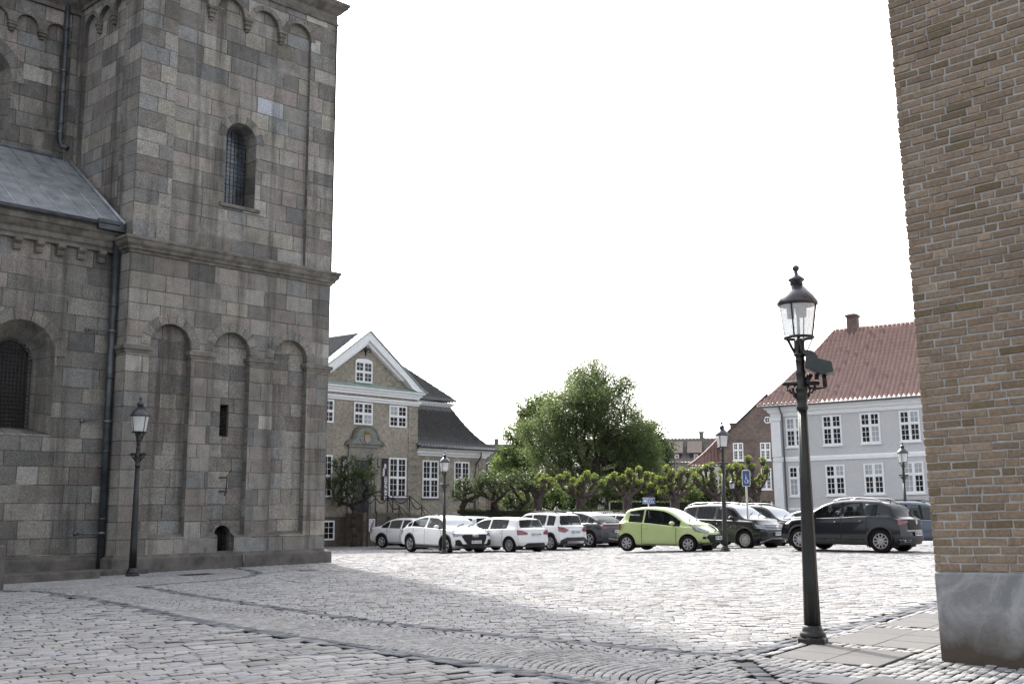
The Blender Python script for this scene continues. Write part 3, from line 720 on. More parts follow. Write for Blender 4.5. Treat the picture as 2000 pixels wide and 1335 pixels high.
    mb.build('aisle_roof', MT['copper'], church)
    mb = MB(); mb.tube([(-16, .36, 9.26), (-.4, .36, 9.24)], .07, 8); mb.b2(-1.0, -.12, .30, .6, 9.08, 9.36); mb.build('gutter', MT['pipe'], church)
    for k in (0, 1):
        if k == 0:
            x, y = -.33, .56; o = MB(); o.tube([(x, y, 9.05), (x, y, -.25)], .1, 14); o.lathe([(.1, 8.7), (.14, 8.85), (.15, 9.02), (.13, 9.04)], 14, M=Matrix.Translation((x, y, .3)))
            for z in (7.0, 5.0, 3.0, 1.2): o.tube([(x, y, z), (x, y, z+.06)], .112, 14)
            brz = (6.32, 3.84, .85)
        else:
            x, y = -.62, 4.0; o = MB(); o.tube([(x, y, 22), (x, y, 12.5), (x+.05, y-.12, 12.3), (x+.12, y-.3, 12.22)], .085, 14)
            for z in (16., 14., 13.0): o.tube([(x, y, z), (x, y, z+.06)], .097, 14)
            brz = (14.7, 12.75)
        p = o.build('drainpipe', MT['pipe'], church)
        for z in brz:
            b = MB(); b.tube([(x-.03, y-.06, z), (x-.62, y+.22, z)], .02, 6); b.tube([(x+.03, y-.06, z), (x+.2, y+.22, z-.03)], .018, 6)
            b.tube([(x, y, z-.035), (x, y, z+.035)], .115 if k == 0 else .1, 14); b.tube([(x-.6, y+.19, z), (x-.64, y+.24, z)], .055, 10); b.build('bracket', MT['zinc'], p)
    def gr(cx, zb, zs, r, y):
        f = MB(); n = 10
        for i in range(n+1):
            x = cx-r+2*r*i/n; f.tube([(x, y, zb), (x, y, zs+math.sqrt(max(0, r*r-(x-cx)**2)))], .012, 5)
        z = zb
        while z < zs+r:
            h = r if z < zs else math.sqrt(max(0, r*r-(z-zs)**2)); f.tube([(cx-h, y-.015, z), (cx+h, y-.015, z)], .011, 5); z += .105
        o = f.build('window_grille', MT['grille'], church)
        q = MB(); q.prism([(cx-r-.1, zb-.1), (cx+r+.1, zb-.1), (cx+r+.1, zs+r+.1), (cx-r-.1, zs+r+.1)], y+.2, y+.22); q.build('leaded_pane', MT['pane3'], o)
    MT['grille'] = plain('grille_bars', (.035, .032, .035), .5, .3, .2, 6); MT['pane3'] = plain('old_glass', (.015, .011, .011), .4, 0, .6, 4., spec=.25)
    gr(cx, 3.6, 5.42, .5, 1.3); gr(cx-6, 3.6, 5.42, .5, 1.3); gr(c2, 12.5, 13.9, .64, 4.6)
aisle()
# low granite steps and post at the church door
def steps():
    for k, (a, b, w_, h, lab) in enumerate((((-6.5, -.55), (.5, -.55), .75, .13, 'long low granite step running along the aisle wall to the lamp'), ((-7.2, -1.75), (-1.25, -1.35), .42, .17, 'short granite step ending before the thin drainpipe, nearer of the two steps'))):
        t = MB(); A_, B_ = Vector(a), Vector(b); d = (B_-A_).normalized(); n = Vector((-d.y, d.x)); c = chl(*B_); zb = g(c.x, c.y)
        P = [A_, B_, B_+n*w_, A_+n*w_]
        vs = [(*p, zb-.2) for p in P]+[(*p, zb+h+.015*k) for p in P]
        t.add(vs, [(3, 2, 1, 0), (4, 5, 6, 7), (0, 1, 5, 4), (1, 2, 6, 5), (2, 3, 7, 6), (3, 0, 4, 7)])
        o = t.build('granite_step', MT['plinth']); o.location = (CHURCH_O.x, CHURCH_O.y, 0); o.rotation_euler = (0, 0, CHURCH_A); finish_bevel(o, .015)
        tag(o, lab, 'step', 'granite steps beside the church')
    p = atx(-4, 24.3); t = MB(); t.lathe([(.25, -.3), (.25, .92), (.22, .96)], 4, smooth=False, M=Matrix.Rotation(.9, 4, 'Z')); o = t.build('granite_post', MT['plinth']); o.location = p; finish_bevel(o, .02)
    tag(o, 'square granite post cut off by the left edge of the photo', 'post')
steps()

def drains():
    for (u, Y, a, r_, nm, lab) in ((392, 29.2, CHURCH_A, 0, 'drain_cover', 'rectangular iron drain cover in the small setts before the tower'), (606, 30.5, 0, .32, 'manhole_cover', 'round iron manhole cover in the cobbles beyond the tower corner')):
        p = atx(u, Y); m = MB()
        if r_: m.lathe([(r_, -.05), (r_, .008), (r_-.03, .012), (r_-.04, .006)], 24)
        else:
            m.b2(-.42, .42, -.24, .24, -.05, .004)
            for i in range(7): m.b2(-.36+.12*i-.03, -.36+.12*i+.03, -.2, .2, .004, .012)
        o = m.build(nm, MT['iron']); o.location = p; o.rotation_euler = (0, 0, a); tag(o, lab, 'drain cover')
drains()
# ------------------------------------------------------------ brick wall at the right, each brick laid by itself
def brick_wall():
    W = thing('brick_wall', 'tall yellow brown brick building corner on a rendered plinth close by on the right', 'building', (WALL_O.x, WALL_O.y, -.03), math.atan2(WALL_D.y, WALL_D.x))
    W.rotation_euler = (0, R(-1.75), math.atan2(WALL_D.y, WALL_D.x)) 
    m, nt, b, L = newmat('plinth_render'); v = objvec(nt)
    c = mix(nt, (.18, .183, .19), (.31, .313, .32), ramp(nt, noise(nt, 1.9, 7, .68, v, 1.6), [(.38, 0), (.6, 1)]))
    c = mix(nt, c, (.33, .335, .345), ramp(nt, noise(nt, 2.6, 5, .7, objvec(nt, (1, 1, .6)), 2.5), [(.56, 0), (.68, .6)]))
    sep = nt.nodes.new('ShaderNodeSeparateXYZ'); t = nt.nodes.new('ShaderNodeTexCoord'); L.new(t.outputs['Object'], sep.inputs[0])
    low = math_(nt, 'ADD', math_(nt, 'MULTIPLY', sep.outputs[2], 1.), math_(nt, 'MULTIPLY', math_(nt, 'SUBTRACT', noise(nt, 2.2, 4, .6, v), .5), .55))
    c = mix(nt, c, (.055, .038, .027), ramp(nt, low, [(.12, .97), (.52, 0)]))          # damp rusty stain along the foot
    L.new(c, b.inputs['Base Color']); b.inputs['Roughness'].default_value = .8; bump(nt, b, noise(nt, 24, 5, .65, v), .6, .012)
    PH = .92
    mb = MB(); mb.add([(0, 0, -.3), (9, 0, -.3), (9, 0, PH), (0, 0, PH), (0, 6, -.3), (9, 6, -.3), (9, 6, PH), (0, 6, PH)], [(0, 1, 2, 3), (3, 2, 6, 7), (4, 0, 3, 7), (1, 5, 6, 2), (5, 4, 7, 6)])
    o = mb.build('plinth', m, W); finish_bevel(o, .02, 3)
    mm, nt, b, L = newmat('lime_mortar'); v = objvec(nt)
    L.new(mix(nt, (.28, .277, .27), (.41, .405, .395), ramp(nt, noise(nt, 9, 5, .65, v), [(.3, 0), (.7, 1)])), b.inputs['Base Color']); b.inputs['Roughness'].default_value = .95
    bump(nt, b, noise(nt, 40, 4, .7, v), .6, .012)
    y0 = .035
    mb = MB(); mb.b2(.012, 9, y0+.0075, 5.98, PH+.002, 16); mb.build('mortar_bed', mm, W)
    rr = random.Random(11); vs = []; fs = []; cols = []
    BP = [(.225, .178, .135), (.245, .195, .15), (.21, .165, .125), (.27, .222, .17), (.18, .145, .10), (.155, .125, .08), (.235, .19, .15)]
    def brick(x0, x1, z0, z1, ax):
        j = lambda a: rr.gauss(0, a)
        d = -.002+j(.003)
        c = rr.choices(BP, [5, 5, 4, 2.5, 1.6, 1.3, 3])[0]; s_ = rr.uniform(.85, 1.1); c = [c[0]*s_*1.06, c[1]*s_*1.0, c[2]*s_*.95]
        o4 = [(x0+j(.004), z0+j(.003)), (x1+j(.004), z0+j(.003)), (x1+j(.004), z1+j(.003)), (x0+j(.004), z1+j(.003))]
        i4 = [(x+(.006 if x < (x0+x1)/2 else -.006), z+(.006 if z < (z0+z1)/2 else -.006)) for x, z in o4]
        k = len(vs); tl = j(.0012)
        for pts, dd in ((i4, d), (o4, d+.005), (o4, .06)):
            for q, (x, z) in enumerate(pts):
                y = y0+dd+tl*(1 if q in (1, 2) else -1)
                vs.append((x, y, z) if ax == 0 else (y-y0+.006, x, z))
        F = [(0, 1, 2, 3)]+[f for i in range(4) for f in ((4+i, 4+(i+1) % 4, (i+1) % 4, i), (8+i, 8+(i+1) % 4, 4+(i+1) % 4, 4+i))]
        for f in F: fs.append(tuple(k+q for q in (f if ax == 0 else f[::-1]))); cols.append(c)
    z = PH+.01; row = 0; hgt = .0715; jt = .0175
    while z < 9.6:
        for ax, lim in ((0, 6.0), (1, 2.5)):
            x = (0. if ax == 0 else y0+.0) - (0 if row % 2 == 0 else 0); k = row % 4
            first = True
            while x < lim:
                if first: l = (.27, .13, .27, .20)[row % 4] if ax == 0 else (.13, .27, .13, .07)[row % 4]
                else:
                    k += 1; l = .27 if (k % 3) else .13
                    if rr.random() < .05: l = .19
                l *= rr.uniform(.97, 1.03); brick(x, x+l, z, z+hgt*rr.uniform(.96, 1.04), ax); x += l+jt*rr.uniform(.8, 1.25); first = False
        z += hgt+jt; row += 1
    me = bpy.data.meshes.new('brickwork'); me.from_pydata(vs, [], fs); me.materials.append(mat_attr('yellow_brick', .88, .32, 26., .25, .7, (.10, .085, .07), .45)); face_colors(me, cols); me.update()
    o = bpy.data.objects.new('brickwork', me); COL.objects.link(o); o.parent = W
    mb = MB(); mb.b2(.013, 9, .02, 5.97, 9.62, 16); o = mb.build('upper_brickwork', mat_brick('upper_brick', (.235, .175, .135), (.20, .15, .115), (.30, .29, .28)), W)
brick_wall()

# ------------------------------------------------------------ gas lamps
def make_lamp(loc, H, lab, bar=0., rz=0.):
    k = 4.6/734; s = H/4.6
    L_ = thing('street_lamp', lab, 'street lamp', loc, rz, 'old lanterns on iron posts around the square'); L_.scale = (s, s, s)
    P = lambda a: [(r*k, h*k) for r, h in a]
    mb = MB(); mb.lathe(P([(29, -30), (29, 8), (26, 12)]), 6, smooth=False); mb.lathe(P([(24, 11), (25, 15), (23, 20), (20, 22), (20, 24), (18, 28), (17, 33)]), 20)
    mb.build('base', MT['lampgreen'], L_)
    mb = MB(); mb.lathe(P([(16, 32), (14.4, 120), (11.6, 300), (9.2, 448)]), 40, flute=.09, nf=10)
    mb.lathe(P([(10, 448), (11.5, 452), (11.5, 456), (9.5, 460), (11, 470), (12, 480), (10.5, 487), (12, 489), (12, 493), (9.5, 496), (9, 520), (10.5, 524), (8.2, 528), (8.5, 545), (10, 548), (8.3, 551), (9, 556), (12, 558), (12, 561), (9.5, 563), (10.5, 570), (10.5, 588), (6, 592)]), 20)
    post = mb.build('post', MT['lampgreen'], L_)
    mb = MB(); c, q = math.cos(bar), math.sin(bar); X = lambda a, z, o=0.: (a*k*c-o*q, a*k*q+o*c, z*k)
    mb.tube([X(-36, 500), X(-33, 502), X(33, 502), X(36, 500)], [.02, .028, .028, .02], 8)
    for sg in (-1, 1):
        mb.tube([X(sg*12, 478), X(sg*15, 484), X(sg*20, 483), X(sg*23, 489), X(sg*27, 488), X(sg*28, 494), X(sg*24, 497)], .017, 6); mb.tube([X(sg*8, 472), X(sg*14, 476), X(sg*17, 492), X(sg*12, 498)], .017, 6)
    mb.build('ladder_bar', MT['iron'], L_)
    lan = MB()
    n = 24
    lan.lathe(P([(38, 661), (40.5, 663), (40, 667), (33, 678), (14, 699)]), n)
    lan.lathe(P([(13, 698), (12.5, 709), (16, 710), (16.5, 713), (12, 717), (6, 722), (4, 724), (3.6, 730), (6, 732), (7.2, 736), (6, 740), (2, 742)]), 16)
    hood = lan.build('hood', MT['hood'], L_)
    mb = MB(); ring = lambda r, z, t: mb.tube([(r*k*math.cos(2*math.pi*i/20), r*k*math.sin(2*math.pi*i/20), z*k) for i in range(20)], t, 6, closed=True)
    ring(27.5, 594, .02); ring(37.5, 661, .012)
    for i in range(4):
        a = math.pi/4+i*math.pi/2+.2; mb.tube([(27.5*k*math.cos(a), 27.5*k*math.sin(a), 594*k), (38*k*math.cos(a), 38*k*math.sin(a), 662*k)], .010, 6)
    for a in (2.6, 4.4, .9): mb.tube([(9*k*math.cos(a), 9*k*math.sin(a), 562*k), (24*k*math.cos(a), 24*k*math.sin(a), 594*k)], .018, 6)
    mb.tube([(27*k, 0, 594*k), (33*k, 0, 594*k), (35*k, 0, 590*k), (32*k, 0, 588*k)], .006, 5); mb.tube([(37*k, 0, 664*k), (44*k, 0, 661*k), (50*k, 0, 655*k)], .006, 5)
    mb.tube([(27*k, 0, 592*k), (10*k, 0, 556*k)], .008, 5)
    mb.build('lantern_frame', MT['iron'], L_)
    mb = MB(); mb.lathe(P([(26.5, 595), (36.8, 661)]), n); gl = mb.build('glass', MT['lampglass'], L_)
    gl.data.polygons.foreach_set  # open cylinder: drop its end caps
    bm = bmesh.new(); bm.from_mesh(gl.data); bmesh.ops.delete(bm, geom=[f for f in bm.faces if len(f.verts) > 4], context='FACES'); bm.to_mesh(gl.data); bm.free()
    mb = MB(); mb.lathe(P([(3, 594), (3, 640), (5, 642), (5, 655)]), 8); mb.lathe(P([(9, 636), (10, 655), (6, 660)]), 12, M=Matrix.Translation((.05, 0, 0))); mb.lathe(P([(7, 634), (8, 655), (6, 660)]), 12, M=Matrix.Translation((-.08, .04, 0)))
    mb.build('burner', MT['zinc'], L_)
    return L_
MT['hood'] = plain('lantern_hood', (.075, .075, .085), .32, .45, .3, 5, .08)
def lamp_at(u, Y, vtop, lab, bar=0.):
    p = atx(u, Y); H = at(u, vtop, Y).z-p.z
    return make_lamp(p, H/(742/734), lab, bar)
lamp_at(1578, 13.7, 518, 'large near street lamp with a dark box bolted to its post', -.1).rotation_euler = (0, R(-.5), 0)
lamp_at(265, 28.9, 775, 'street lamp with fluted post standing against the church tower', -.15)
lamp_at(1414, 36.6, 823, 'street lamp standing at the nose of the lime green car', .25)
lamp_at(868, 44.6, 881, 'street lamp standing in front of the white coupe shaped car', .1)
lamp_at(1768, 47.5, 863, 'street lamp in front of the pale grey house, behind the parked cars', .1)
lamp_at(1316, 71, 951, 'small distant lantern in front of the knobbly trees, left of the grey car roof', .1)
lamp_at(1431, 63, 931, 'small distant lantern between the near car park lamp and the disabled parking sign', .1)
def flood():
    p = atx(1578, 13.7); z = lambda v: at(1578, v, 13.7).z
    F_ = thing('floodlight', 'dark green box shaped floodlight clamped to the near lamp post', 'floodlight', (p.x+.03, p.y-.02, z(715)), R(-18))
    MT['floodgreen'] = plain('floodlight_paint', (.028, .036, .036), .45, 0, .2, 6, .1)
    mb = MB(); vs = []
    for x, zz in ((.02, .12), (.32, .03), (.34, -.09), (.20, -.13), (.0, -.03)): vs.append((x, zz))
    mb.prism(vs, -.17, .15); finish_bevel(mb.build('housing', MT['floodgreen'], F_), .01)
    mb = MB(); mb.prism([(-.02, .14), (.0, .19), (.10, .17), (.16, .10), (.14, .08)], -.15, .13); mb.build('visor', MT['floodgreen'], F_)
    mb = MB(); mb.tube([(-.02, 0, -.3), (.0, 0, -.2), (.06, 0, -.1)], .035, 6); mb.tube([(.02, 0, -.27), (.14, 0, -.285), (.23, 0, -.275), (.22, 0, -.12)], .014, 6); mb.tube([(.23, -.06, -.275), (.22, -.06, -.12)], .03, 6); mb.tube([(.13, 0, -.1), (.13, 0, -.17)], .03, 6)
    mb.build('clamp', MT['iron'], F_)
flood()
# ------------------------------------------------------------ houses
MT['tile_black'] = mat_attr('black_tile', .32, .3, 18., .8, .12, dirtamt=.1)
MT['tile_red'] = mat_attr('red_tile', .38, .3, 18., .75, .12, dirt=(.10, .06, .05), dirtamt=.2)
MT['verdigris'] = plain('verdigris', (.26, .36, .32), .7, 0, .25, 3, .1)
MT['museum_brick'] = mat_brick('museum_brick', (.37, .322, .25), (.28, .242, .185), (.36, .345, .31), .24, .055, .014, .7, stain=.35)
MT['museum_base'] = mat_brick('museum_base_brick', (.15, .12, .09), (.11, .088, .07), (.15, .14, .125), .24, .055, .014, .6)
MT['red_brick'] = mat_brick('dark_red_brick', (.205, .152, .127), (.165, .122, .104), (.22, .195, .18), .24, .06, .012, .6, stain=.4)
MT['chimney_brick'] = mat_brick('chimney_brick', (.19, .11, .095), (.15, .095, .085), (.2, .18, .17), .24, .06, .012, .6)
MT['grey_wall'] = mat_brick('grey_limewash', (.53, .533, .545), (.515, .518, .53), (.49, .493, .505), .24, .06, .014, .12, .8, .35, .06)
MT['sandstone'] = plain('sandstone', (.21, .20, .175), .85, 0, .25, 3, .3)
MT['frame'] = plain('window_frame_paint', (.74, .755, .78), .45, 0, .05, 4)
wr_ = random.Random(21)
def pantile(name, parent, mat, O, ux, curve, uL, uR, base, tw=.24, th=.36, hgt=.085, var=.12):
    """curve(v)->(in, z) up the slope; ux eave direction; tiles as real waves with laps"""
    ux = Vector(ux).normalized(); inw = Vector((-ux.y, ux.x, 0)); O = Vector(O)
    Lv = 0; pts = [curve(i/40) for i in range(41)]; Lv = sum(math.hypot(pts[i+1][0]-pts[i][0], pts[i+1][1]-pts[i][1]) for i in range(40))
    nv = max(2, round(Lv/th)); u0 = min(uL(i/20) for i in range(21)); u1 = max(uR(i/20) for i in range(21))
    us = []; k = 0; prof = [0, .35, 1., .85, .1]
    while u0+k*tw/5 < u1: us.append((u0+k*tw/5, prof[k % 5])); k += 1
    us.append((u1, 0)); vs, fs, cols = [], [], []; n = len(us); rr = random.Random(len(us)); tint = {}
    rows = []
    for j in range(nv):
        for t, lift in ((j/nv, .028), ((j+1)/nv, 0.)): rows.append((t, lift, j))
    for t, lift, j in rows:
        a, z = curve(t); a2, z2 = curve(min(1, t+.02)); a1, z1 = curve(max(0, t-.02)); d = Vector((a2-a1, z2-z1)).normalized(); nn = inw*(-d.y)+Vector((0, 0, d.x))
        l, r = uL(t), uR(t)
        for u, p in us:
            q = O+ux*min(max(u, l), r)+inw*a+Vector((0, 0, z))+nn*(p*hgt+lift+.01); vs.append(tuple(q))
    for i in range(len(rows)-1):
        l = max(uL(rows[i][0]), uL(rows[i+1][0])); 
        for k in range(n-1):
            a = vs[i*n+k]; b = vs[i*n+k+1]
            if abs(a[0]-b[0])+abs(a[1]-b[1]) < 1e-5 and abs(vs[(i+1)*n+k][0]-vs[(i+1)*n+k+1][0]) < 1e-5: continue
            fs.append((i*n+k, i*n+k+1, (i+1)*n+k+1, (i+1)*n+k)); key = (rows[i][2], k//5)
            if key not in tint: tint[key] = rr.uniform(1-var, 1+var)*(.7 if rr.random() < .06 else 1)
            cols.append([c*tint[key] for c in base])
    me = bpy.data.meshes.new(name); me.from_pydata(vs, [], fs); me.materials.append(mat); face_colors(me, cols); me.polygons.foreach_set('use_smooth', [True]*len(fs)); me.update()
    o = bpy.data.objects.new(name, me); COL.objects.link(o); o.parent = parent; return o
def lin(run, z0, z1): return lambda t: (run*t, z0+(z1-z0)*t)
def window(parent, cx, z0, w, h, y=0., tr=.42, nx=2, nu=2, nl=3, leaves=2, sill=True, blind=0., name='window'):
    f = MB(); F = .055; Mu = .075; B = .022; a, b = cx-w/2, cx+w/2; yf = y-.035
    f.b2(a, a+F, yf, y+.02, z0, z0+h); f.b2(b-F, b, yf, y+.02, z0, z0+h); f.b2(a+F, b-F, yf, y+.02, z0, z0+F); f.b2(a+F, b-F, yf, y+.02, z0+h-F, z0+h)
    xs = [a+F+(b-a-2*F)*i/leaves for i in range(leaves+1)]
    zt = z0+h*(1-tr)
    for x in xs[1:-1]: f.b2(x-Mu/2, x+Mu/2, yf-.006, y+.02, z0+F, z0+h-F)
    secs = [(z0+F, z0+h-F, nl)]
    if tr > 0:
        f.b2(a+F, b-F, yf-.012, y+.018, zt-Mu/2, zt+Mu/2); secs = [(z0+F, zt-Mu/2, nl), (zt+Mu/2, z0+h-F, nu)]
    for i in range(leaves):
        l = xs[i]+(Mu/2 if i else 0); r = xs[i+1]-(Mu/2 if i < leaves-1 else 0)
        for s0, s1, n in secs:
            f.b2(l, l+.03, y-.026, y+.016, s0, s1); f.b2(r-.03, r, y-.026, y+.016, s0, s1); f.b2(l+.03, r-.03, y-.026, y+.016, s0, s0+.03); f.b2(l+.03, r-.03, y-.026, y+.016, s1-.03, s1)
            for k in range(1, nx): x = l+(r-l)*k/nx; f.b2(x-B/2, x+B/2, y-.021, y+.014, s0+.03, s1-.03)
            for k in range(1, n): z = s0+(s1-s0)*k/n; f.b2(l+.03, r-.03, y-.0215, y+.0135, z-B/2, z+B/2)
    o = f.build(name, MT['frame'], parent)
    p = MB(); k = 0
    for i in range(leaves):
        for si, (s0, s1, n) in enumerate(secs):
            m = 1 if wr_.random() < blind*(1 if si else .45) else 0
            p.b2(xs[i]+.005, xs[i+1]-.005, y-.007, y+.012, s0, s1, m)
    p.build('pane', [MT['pane'], MT['blind']], o)
    if sill:
        s = MB(); s.b2(a-.05, b+.05, y-.09, y+.01, z0-.07, z0-.002); s.build('sill', MT['frame'] if sill is True else sill, o)
    return o
def arch_top(parent, cx, z0, w, h, y): # small segment-headed attic window
    o = window(parent, cx, z0, w, h-.16, y, .5, 2, 2, 2, sill=MT['verdigris']); a = w/2
    pts = [(cx-a, z0+h-.16), (cx+a, z0+h-.16)]+[(cx+a*math.cos(t), z0+h-.16+.16*math.sin(t)) for t in [math.pi*i/10 for i in range(1, 10)]]
    f = MB(); f.prism(pts, y-.035, y+.02); f.build('arched_head', MT['frame'], o)

def museum():
    h = R(49); a = Vector((math.cos(h), math.sin(h))); B = thing('museum_house', 'yellow brick town house with white pediment, carved doorway and black tiled hipped roof', 'house', (-7.81, 60, 0), h)
    br = MT['museum_brick']; cx = -.25
    w = MB(); w.b2(-4.2, 3.7, 0, 6, 1.05, 7.52); w.b2(-11, -4.21, .25, 9, 1.05, 4.45); w.b2(3.71, 9.7, .25, 9.5, 1.05, 4.45)
    w.prism([(-4.1, 7.53), (3.6, 7.53), (cx, 10.6)], .04, .4); w.b2(-4.19, 3.69, .03, 6, 7.515, 7.9)
    w.build('wall', br, B)
    b = MB(); b.b2(-4.24, 3.74, -.05, 6, -2.5, .98); b.b2(-11, -4.25, .2, 9, -2.5, .98); b.b2(3.75, 9.75, .2, 9.5, -2.5, .98); b.build('basement_wall', MT['museum_base'], B)
    b = MB(); b.b2(-4.27, 3.77, -.09, 6, .985, 1.045); b.b2(3.78, 9.78, .16, 9.5, .985, 1.045); b.build('ledge', MT['sandstone'], B)
    for x0, x1, y, zt in ((3.02, 3.73, 0, 7.1), (-4.23, -3.55, 0, 7.1), (9.1, 9.74, .25, 4.1)):
        q = MB(); z = 1.1; q.b2(x0+.01, x1-.01, y-.02, y+.29, 1.06, zt-.02)
        while z < zt: q.b2(x0, x1, y-.05, y+.3, z, z+.36); z += .44
        q.build('quoin', br, B)

    c = MB(); pr = [(.0, 7.5), (.10, 7.5), (.10, 7.58), (.2, 7.64), (.22, 7.72), (.34, 7.78), (.36, 7.87), (0, 7.88)]
    c.sweep([(-4.2, 1.), (-4.2, 0), (3.7, 0), (3.7, 1.5)], pr); c.sweep([(-4.2, 1.), (-4.2, 0), (3.7, 0), (3.7, 1.5)], [(0, 7.12), (.08, 7.12), (.10, 7.2), (.17, 7.26), (.18, 7.34), (0, 7.37)])
    for sg in (-1, 1):                                   # raking cornices
        e = cx+sg*4.28; P = [(e, 7.88), (e-sg*.5, 8.14), (e-sg*1.2, 8.66), (cx, 10.88), (cx, 10.42), (e-sg*1.5, 8.46), (e-sg*1.05, 8.05), (e-sg*.62, 7.89)]
        c.prism(P, -.36, .4); c.prism([(e-sg*1.52, 8.46), (cx, 10.40), (cx, 10.22), (e-sg*1.74, 8.46)], -.2, .4)
    c.build('cornice', MT['frame'], B)
    c = MB(); c.add([(-4.5, -.4, 7.885), (4.0, -.4, 7.885), (4.0, .05, 8.06), (-4.5, .05, 8.06)], [(0, 1, 2, 3)])
    for sg in (-1, 1):
        e = cx+sg*4.42; Q = [(e, 7.9), (e-sg*.55, 8.17), (e-sg*1.25, 8.70), (cx, 10.98)]
        for (p, q2) in zip(Q[:-1], Q[1:]): c.prism([p, q2, (q2[0], q2[1]-.07), (p[0], p[1]-.07)], -.42, .45)
    c.build('copper_capping', MT['verdigris'], B)
    # roofs
    tb = (.055, .055, .062)
    zr = 10.9
    pantile('roof', B, MT['tile_black'], (-4.4, .4, 0), (0, 1, 0), lambda t: (-4.15*t, 7.95+(zr-7.95)*t), lambda t: 0, lambda t: 5.2, tb) if False else None
    for sg in (-1, 1):                                   # cross roof behind the pediment
        if sg < 0: pantile('roof', B, MT['tile_black'], (cx-4.3, 5.5, 0), (0, -1, 0), lambda t: (4.3*t, 7.95+(zr-7.95)*t), lambda t: 0, lambda t: 5.1, tb)
        else: pantile('roof', B, MT['tile_black'], (cx+4.3, .4, 0), (0, 1, 0), lambda t: (4.3*t, 7.95+(zr-7.95)*t), lambda t: 0, lambda t: 5.1, tb)
    sweepc = lambda t: (2.15*(1-(1-t)**1.35)*.75+2.15*t*.25, 4.86+2.56*(.55*t+.45*t*t))
    flare = lambda t: (2.1*t**.8, 4.86+2.54*t**1.25)
    pantile('roof', B, MT['tile_black'], (3.6, -.3, 0), (1, 0, 0), flare, lambda t: 0, lambda t: 6.7-2.1*t**.8, tb)
    pantile('roof', B, MT['tile_black'], (10.3, -.3, 0), (0, 1, 0), flare, lambda t: 2.1*t**.8, lambda t: 10.1-2.1*t**.8, tb)
    pantile('roof', B, MT['tile_black'], (-11.4, -.3, 0), (1, 0, 0), flare, lambda t: 2.1*t**.8, lambda t: 7.2, tb)
    pantile('roof', B, MT['tile_black'], (3.4, 1.5, 0), (1, 0, 0), lin(3.6, 7.74, 11.0), lambda t: -2, lambda t: 5.15-3.6*t, tb)
    pantile('roof', B, MT['tile_black'], (8.55, 1.5, 0), (0, 1, 0), lin(3.6, 7.74, 11.0), lambda t: 3.6*t, lambda t: 7.2-3.6*t, tb)
    c = MB(); c.sweep([(3.7, .25), (9.7, .25), (9.7, 9.5)], [(0, 4.38), (.06, 4.38), (.08, 4.46), (.2, 4.52), (.22, 4.62), (.4, 4.74), (.46, 4.84), (0, 4.85)])
    c.build('eaves_cornice', MT['frame'], B); c = MB()
    c.sweep([(-11, .25), (-4.25, .25)], [(0, 4.38), (.08, 4.46), (.2, 4.52), (.4, 4.74), (.46, 4.84), (0, 4.85)])
    c.build('eaves_cornice', MT['frame'], B)
    c = MB(); c.sweep([(3.75, 1.95), (8.1, 1.95), (8.1, 8.2)], [(0, 7.36), (.1, 7.38), (.28, 7.56), (.38, 7.68), (0, 7.72)]); c.b2(-8.3, 8.08, 1.97, 8.2, 4.9, 7.7); c.build('upper_eaves', MT['frame'], B)
    # openings
    arch_top(B, -.32, 8.15, 1.22, 1.3, .04)
    for x in (-3.05, -.34, 2.22): window(B, x, 5.86, 1.32, 1.2, 0, .5, 2, 2, 2, blind=.12, sill=False)
    for x in (-3.05, 2.25): window(B, x, 2.0, 1.3, 2.17, 0, .5, 2, 3, 3, sill=MT['zinc'])
    for x in (5.05, 7.65): window(B, x, 1.98, 1.28, 2.14, .25, .5, 2, 3, 3, sill=MT['zinc'])
    window(B, -2.6, -.2, .78, 1.0, -.05, 0, 2, 0, 3, 1, sill=False)
    # doorway
    s = MB(); s.b2(-1.36, -.98, -.12, .05, 1.1, 4.1); s.b2(.22, .64, -.12, .05, 1.1, 4.1); s.b2(-1.4, .7, -.14, .05, 4.1, 4.22); s.b2(-1.36, .66, -.12, .05, 4.22, 4.66); s.b2(-1.44, .74, -.2, .05, 4.66, 4.76)
    s.b2(-.97, .21, -.08, .05, 3.98, 4.095); s.b2(-.98, -.88, -.08, .05, 1.2, 3.98); s.b2(.12, .22, -.08, .05, 1.2, 3.98)
    for x in (-1.5, .66): s.prism([(x, 3.7), (x+.16, 3.6), (x+.18, 4.1), (x-.02, 4.1)], -.18, .05)
    s.build('door_surround', MT['sandstone'], B)
    d = MB(); d.b2(-.9, .14, -.03, .04, 1.2, 3.97)
    for z0, z1 in ((1.35, 2.2), (2.35, 3.2), (3.35, 3.85)):
        for x0 in (-.84, -.33): d.b2(x0, x0+.42, -.05, -.02, z0, z1)
    do = d.build('door', plain('door_paint', (.032, .026, .034), .4, 0, .2, 5), B)
    pd = [(-1.66, 4.76), (1.14, 4.76), (.98, 4.98), (.74, 5.06), (.62, 5.32)]+[(cx+.86*math.cos(t), 5.32+.5*math.sin(t)) for t in [math.pi*i/12 for i in range(1, 12)]]+[(-1.12, 5.32), (-1.24, 5.06), (-1.48, 4.98)]
    m = MB(); m.prism(pd, -.22, .05); inn = [(cx+(x-cx)*.78, 4.82+(z-4.76)*.82) for x, z in pd]
    pe = m.build('pediment', plain('weathered_sandstone', (.12, .115, .10), .85, 0, .3, 4, .3), B)
    m = MB(); m.prism(inn, -.24, -.2); m.build('pediment_field', plain('painted_relief', (.17, .185, .175), .8, 0, .3, 9, .4, bscale=14.), pe)
    m = MB(); 
